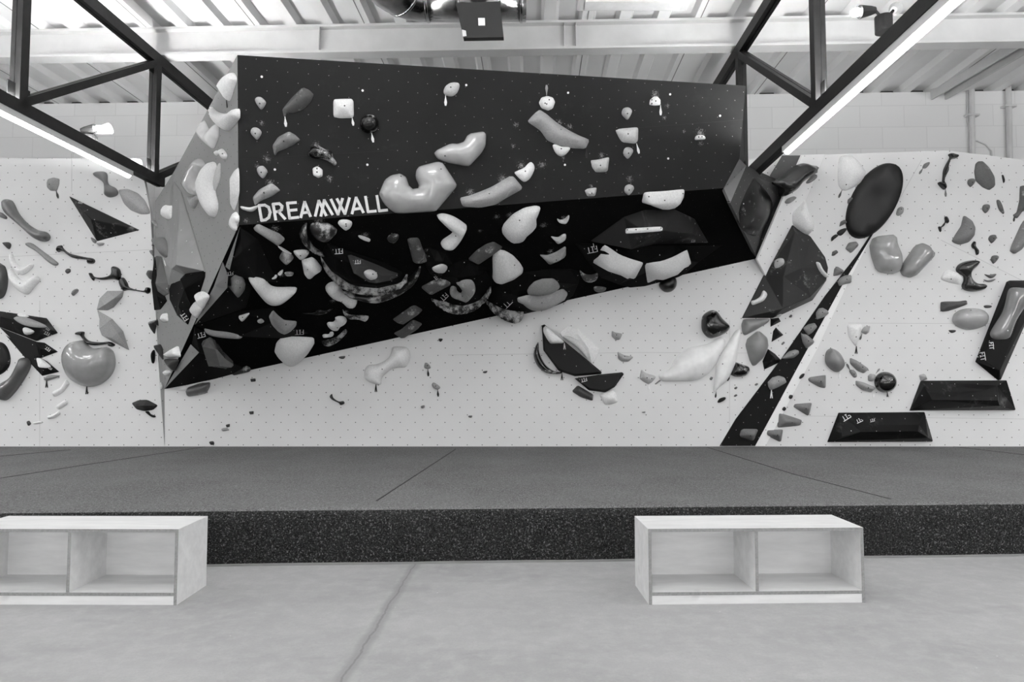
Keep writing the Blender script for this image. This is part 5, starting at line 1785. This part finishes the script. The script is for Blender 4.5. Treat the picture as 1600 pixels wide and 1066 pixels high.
hold('grey wedge hold lowest on the white border just above the mat', 104, [(522, 915), (530, 880), (690, 875), (697, 885), (680, 1000), (660, 1005), (530, 940)], H=.1, st='k', prof='lin', bolt=[(633, 938)], group=WG)
hold('grey wedge hold at the foot of the black stripe', 106, [(245, 935), (260, 885), (285, 870), (425, 872), (437, 885), (390, 1000), (260, 960)], H=.1, st='k', prof='lin', bolt=[(352, 940)], group=WG)
hold('black almond nub beside the highest grey wedge', 46, [(860, 335), (885, 300), (915, 293), (905, 325), (875, 347)], H=.04, group=NB)
hold('black round nub between the highest and second wedge', 46, [(752, 540), (765, 515), (792, 520), (785, 550), (765, 557)], H=.04, group=NB)
hold('black nub right above the largest grey wedge', 46, [(683, 665), (705, 638), (725, 660), (705, 682)], H=.04, group=NB)

# ================================================================== right wall
hold('grey egg-shaped hold on the right wall', 112, [(1140, 140), (1150, 70), (1185, 33), (1230, 35), (1290, 80), (1335, 160), (1335, 220), (1290, 270), (1245, 275), (1190, 240), (1150, 190)], H=.13, rough=.25, coat=.3, tg=[(1275, 272), (1278, 345)], tL=200)
frame(1300, 220, 4.8467)
hold('large white shell hold beside the black ellipse disc', 222, [(55, 280), (60, 150), (75, 112), (110, 100), (170, 110), (220, 160), (262, 220), (262, 260), (225, 320), (120, 372), (85, 368), (60, 330)], H=.14, st='k', bolt=[(108, 332)], tg=[(75, 372), (50, 432)], tL=80)
hold('large black elliptical disc with a dished centre', 34, circle(328, 450, 318, 168, 28, -60), H=.09, rough=.4, prof='lin', rim=.12, dent=[(375, 440, .1, .085)], st='c', lift=.5)
hold('tiny grey leaf hold with a thin tag at the top of the right wall', 118, [(688, 205), (700, 175), (735, 160), (740, 175), (715, 205)], H=.04, tg=[(690, 203), (660, 252)], tL=110)
hold('tall black bone hold at the top of the right wall', 16, [(888, 105), (900, 94), (950, 105), (955, 125), (935, 132), (905, 140), (885, 180), (880, 230), (860, 270), (852, 310), (865, 345), (860, 367), (840, 358), (810, 325), (815, 310), (838, 312), (845, 270), (850, 220), (870, 175), (897, 125)], H=.09, rough=.2, group=BB, tg=[(857, 362), (860, 424)], tL=110)
hold('dark grey oval plate hold high on the right wall', 92, [(1085, 230), (1095, 170), (1115, 152), (1150, 150), (1200, 200), (1240, 270), (1245, 340), (1200, 372), (1150, 350), (1095, 300)], H=.08, st='k', bolt=[(1212, 241)], chalk=.2)
TD2 = 'small teardrop holds on the right wall'
hold('grey teardrop hold beside the dark oval plate', 98, [(1030, 315), (1040, 290), (1075, 285), (1087, 310), (1058, 348), (1038, 335)], H=.05, bolt=[(1065, 315)], group=TD2)
hold('grey teardrop hold beside the thin slanted strip', 96, [(1142, 510), (1155, 483), (1190, 482), (1197, 510), (1170, 547), (1148, 530)], H=.05, bolt=[(1176, 513)], group=TD2)
hold('grey teardrop hold right of the curved shell block', 94, [(1190, 735), (1205, 715), (1240, 712), (1247, 740), (1215, 775), (1193, 752)], H=.05, bolt=[(1225, 740)], group=TD2)
hold('grey teardrop hold above the two thin stacked slivers', 94, [(1207, 895), (1220, 870), (1255, 868), (1263, 890), (1230, 930), (1212, 912)], H=.05, bolt=[(1243, 895)], group=TD2)
hold('thin dark pin hold right of the dark oval plate', 58, [(1288, 260), (1298, 265), (1308, 300), (1302, 320), (1295, 300)], H=.03)
hold('thin slanted grey strip hold below the dark oval plate', 92, [(1250, 455), (1268, 450), (1290, 490), (1305, 545), (1295, 550), (1265, 515)], H=.04, chalk=.3)
hold('small grey oval hold between the ellipse disc and the black bones', 130, [(490, 555), (500, 515), (525, 498), (545, 510), (540, 545), (510, 567)], H=.05, bolt=[(525, 518)])
TR3 = 'small grey fan holds left of the black ellipse disc'
hold('small grey fan hold at the upper edge of the ellipse disc', 98, [(120, 478), (122, 445), (145, 425), (180, 438), (160, 455)], H=.05, st='k', group=TR3)
hold('small grey fan hold above the dark chalky lumps', 94, [(58, 650), (68, 610), (100, 595), (118, 620), (80, 640)], H=.05, st='k', group=TR3)
hold('dark chalky lump hold, upper of two', 46, [(40, 700), (60, 675), (105, 660), (110, 680), (70, 718)], H=.05, chalk=.3, group=TR3)
hold('dark chalky lump hold, lower of two', 46, [(0, 760), (0, 730), (30, 708), (48, 720), (20, 745)], H=.05, chalk=.3, group=TR3)
hold('larger grey fan hold at the lower edge of the ellipse disc', 116, [(105, 815), (130, 770), (190, 760), (208, 790), (150, 850), (125, 830)], H=.07, st='k', bolt=[(185, 795)], group=TR3)
hold('small grey fan hold left of the larger fan hold', 94, [(0, 870), (5, 840), (35, 825), (52, 845), (20, 870)], H=.05, st='k', group=TR3)
hold('small black bone hold in the middle of the right wall', 16, [(855, 580), (870, 573), (887, 605), (880, 625), (862, 620), (850, 645), (830, 660), (828, 690), (815, 680), (808, 650), (830, 648), (845, 630), (858, 612)], H=.05, rough=.2, group=BB)
hold('grey curved shell block on the right wall', 110, [(918, 755), (950, 700), (990, 640), (1005, 570), (1015, 563), (1070, 600), (1097, 660), (1090, 715), (1050, 765), (980, 785), (935, 770)], H=.12, st='k', bolt=[(1054, 667)], chalk=.15)
hold('short black bone hold below the curved shell block', 24, [(1060, 785), (1080, 760), (1090, 775), (1090, 800), (1112, 830), (1110, 860), (1095, 862), (1085, 825), (1065, 810)], H=.05, rough=.2, group=BB)
GB = 'glossy grey rounded holds on the right wall'
hold('glossy grey blob hold, broader of the touching pair', 142, [(297, 790), (320, 735), (360, 715), (480, 703), (500, 730), (505, 780), (540, 860), (545, 930), (525, 990), (470, 1008), (370, 992), (340, 960), (310, 870)], H=.17, st='k', rough=.12, coat=.7, group=GB, bolt=[(450, 982)], rim=.8)
hold('glossy grey blob hold, narrower of the touching pair', 128, [(528, 985), (552, 920), (640, 790), (690, 768), (740, 790), (785, 850), (780, 880), (650, 1020), (610, 1034), (548, 1020)], H=.15, st='k', rough=.12, coat=.7, group=GB, rim=.8)
hold('grey rough slab hold at the picture edge with a tag', 88, [(1435, 340), (1454, 335), (1520, 335), (1520, 520), (1454, 530), (1410, 590), (1378, 560), (1410, 540), (1430, 450)], H=.1, st='k', chalk=.5, tg=[(1380, 565), (1375, 612)], tL=70)
hold('grey long slab hold at the picture edge below the rough slab', 118, [(1355, 830), (1454, 610), (1520, 560), (1540, 680), (1454, 820), (1395, 857)], H=.12, st='k', chalk=.3)
hold('large shiny black hourglass hold on the right wall', 18, [(1496, 421), (1500, 413), (1510, 408), (1522, 406), (1531, 408), (1529, 415), (1521, 423), (1518, 430), (1521, 437), (1528, 442), (1537, 443), (1543, 446), (1540, 452), (1530, 455), (1517, 455), (1508, 452), (1505, 446), (1508, 438), (1507, 431), (1500, 427)], H=.12, raw=True, st='c', rough=.15, coat=.5)
frame(1320, 420, 5.3286)
hold('white angular hold beside the shiny black hourglass', 212, [(805, 85), (830, 30), (870, 5), (950, 30), (990, 80), (975, 135), (870, 110)], H=.08, st='k', bolt=[(886, 86)])
hold('thin grey sliver hold, upper of a stacked pair', 98, [(1165, 45), (1200, 50), (1262, 42), (1245, 70), (1210, 78)], H=.04)
hold('thin grey sliver hold, lower of a stacked pair', 110, [(1160, 90), (1200, 95), (1255, 85), (1235, 105), (1200, 112), (1170, 102)], H=.04)
hold('dark grey box-like hold above the glossy pebble', 78, [(805, 345), (808, 275), (850, 270), (960, 270), (1025, 260), (1033, 295), (940, 330), (870, 352), (820, 357)], H=.09, st='k', chalk=.15, bolt=[(935, 307)])
hold('tiny grey nub right of the dark box-like hold', 74, [(1160, 310), (1180, 303), (1220, 307), (1220, 322), (1185, 328), (1165, 322)], H=.03)
hold('tiny grey nub below the glossy pebble', 64, [(867, 515), (885, 510), (925, 512), (918, 528), (890, 534)], H=.03)
hold('glossy grey flat pebble hold on the right wall', 150, [(910, 420), (930, 370), (990, 335), (1070, 325), (1150, 338), (1195, 375), (1205, 425), (1185, 470), (1120, 498), (1040, 508), (960, 485), (920, 450)], H=.14, rough=.12, coat=.7, group=GB, bolt=[(1050, 345)], tilt=(0, .25))
hold('white pointed wedge hold with a black tag on the right wall', 222, [(25, 465), (150, 460), (150, 500), (120, 580), (100, 650), (70, 610), (40, 560)], H=.08, st='k', tg=[(95, 645), (93, 708)], tL=20, legs=True, bolt=[(95, 568)])
hold('small grey cube hold touching the white pointed wedge', 150, [(140, 530), (165, 480), (218, 475), (205, 530), (180, 548)], H=.06, st='k', tg=[(142, 540), (124, 592)], tL=90)
hold('grey boat-shaped hold, upper of two beside the black ball', 126, [(50, 740), (110, 765), (210, 835), (165, 873), (110, 850), (50, 790)], H=.08, st='k', bolt=[(150, 820)], chalk=.3)
hold('grey boat-shaped hold with a pale end, lower of two beside the black ball', 140, [(97, 930), (160, 945), (270, 990), (225, 1030), (150, 1010), (98, 970)], H=.08, st='k', bolt=[(198, 992)], chalk=.4, tg=[(240, 1025), (238, 1070)], tL=210)
hold('small grey spoon-shaped hold with a tag beside the upper boat hold', 126, [(40, 855), (60, 840), (90, 855), (103, 890), (95, 905), (75, 903)], H=.04, bolt=[(79, 877)], tg=[(45, 852), (14, 792)], tL=100)
hold('small grey rounded cube hold touching the black ball', 145, [(197, 890), (220, 873), (258, 880), (262, 915), (235, 940), (200, 935)], H=.06, st='k', tg=[(258, 872), (288, 833)], tL=130)
hold('shiny black ball hold with a dripping chalk crown on the right wall', 14, circle(350, 945, 88), H=.16, rough=.12, coat=.6, chalk=.2, tg=[(352, 1028), (355, 1068)], tL=70, legs=True)
fv = volume('tall black slanted plank volume with two FIT marks at the picture edge', 24, [(1085, 775), (1345, 110), (1370, 98), (1640, 98), (1600, 230), (1295, 925), (1275, 930)], [(1150, 765, .12), (1380, 150, .12), (1560, 140, .12), (1290, 850, .12)], [(0, 1), (1, 2), (2, 3), (3, 0)], rough=.4, at=(1300, 500))
fit(fv, (1150, 735), 7.2, 80, dot='F')
fit(fv, (1220, 645), 6, 84, dot='F')
hold('long glassy grey bone hold mounted on the slanted black plank volume', 106, [(1222, 545), (1250, 480), (1320, 370), (1350, 280), (1370, 190), (1400, 155), (1470, 155), (1530, 170), (1540, 260), (1440, 430), (1390, 560), (1350, 590), (1260, 588)], H=.1, rough=.1, coat=.8, only=[fv], bolt=[(1357, 515)], bL=1)
frame(1280, 560, 5.0)
ru = volume('black sloping ledge volume with chalk, upper of two on the right wall', 24, [(705, 408), (790, 180), (800, 175), (1460, 172), (1530, 400), (1525, 405)],
            [(880, 325, .22), (1395, 328, .22), (1410, 372, .16), (850, 250, .1), (1300, 250, .12), (820, 215, .05), (1390, 215, .06)], [(0, 1), (1, 2), (0, 3), (3, 4), (4, 1)], chalk=.3, rough=.4)
rl = volume('black sloping ledge volume with three FIT marks, lower of two just above the mat', 24, [(62, 655), (150, 425), (820, 420), (885, 645), (880, 652)],
            [(180, 618, .16), (330, 575, .24), (770, 572, .24), (850, 620, .14), (410, 520, .14), (780, 520, .14)], [(0, 1), (1, 2), (2, 3), (4, 5), (1, 4), (2, 5)], chalk=.15, rough=.4)
fit(rl, (208, 462), 7.5, 148, dot='F')
fit(rl, (311, 488), 5.5, 155, dot='F')
fit(rl, (412, 486), 4, 165, dot='F')
hold('small pale cube hold on the corner of the upper black ledge', 150, [(785, 130), (830, 120), (850, 165), (800, 180)], H=.07, st='k')
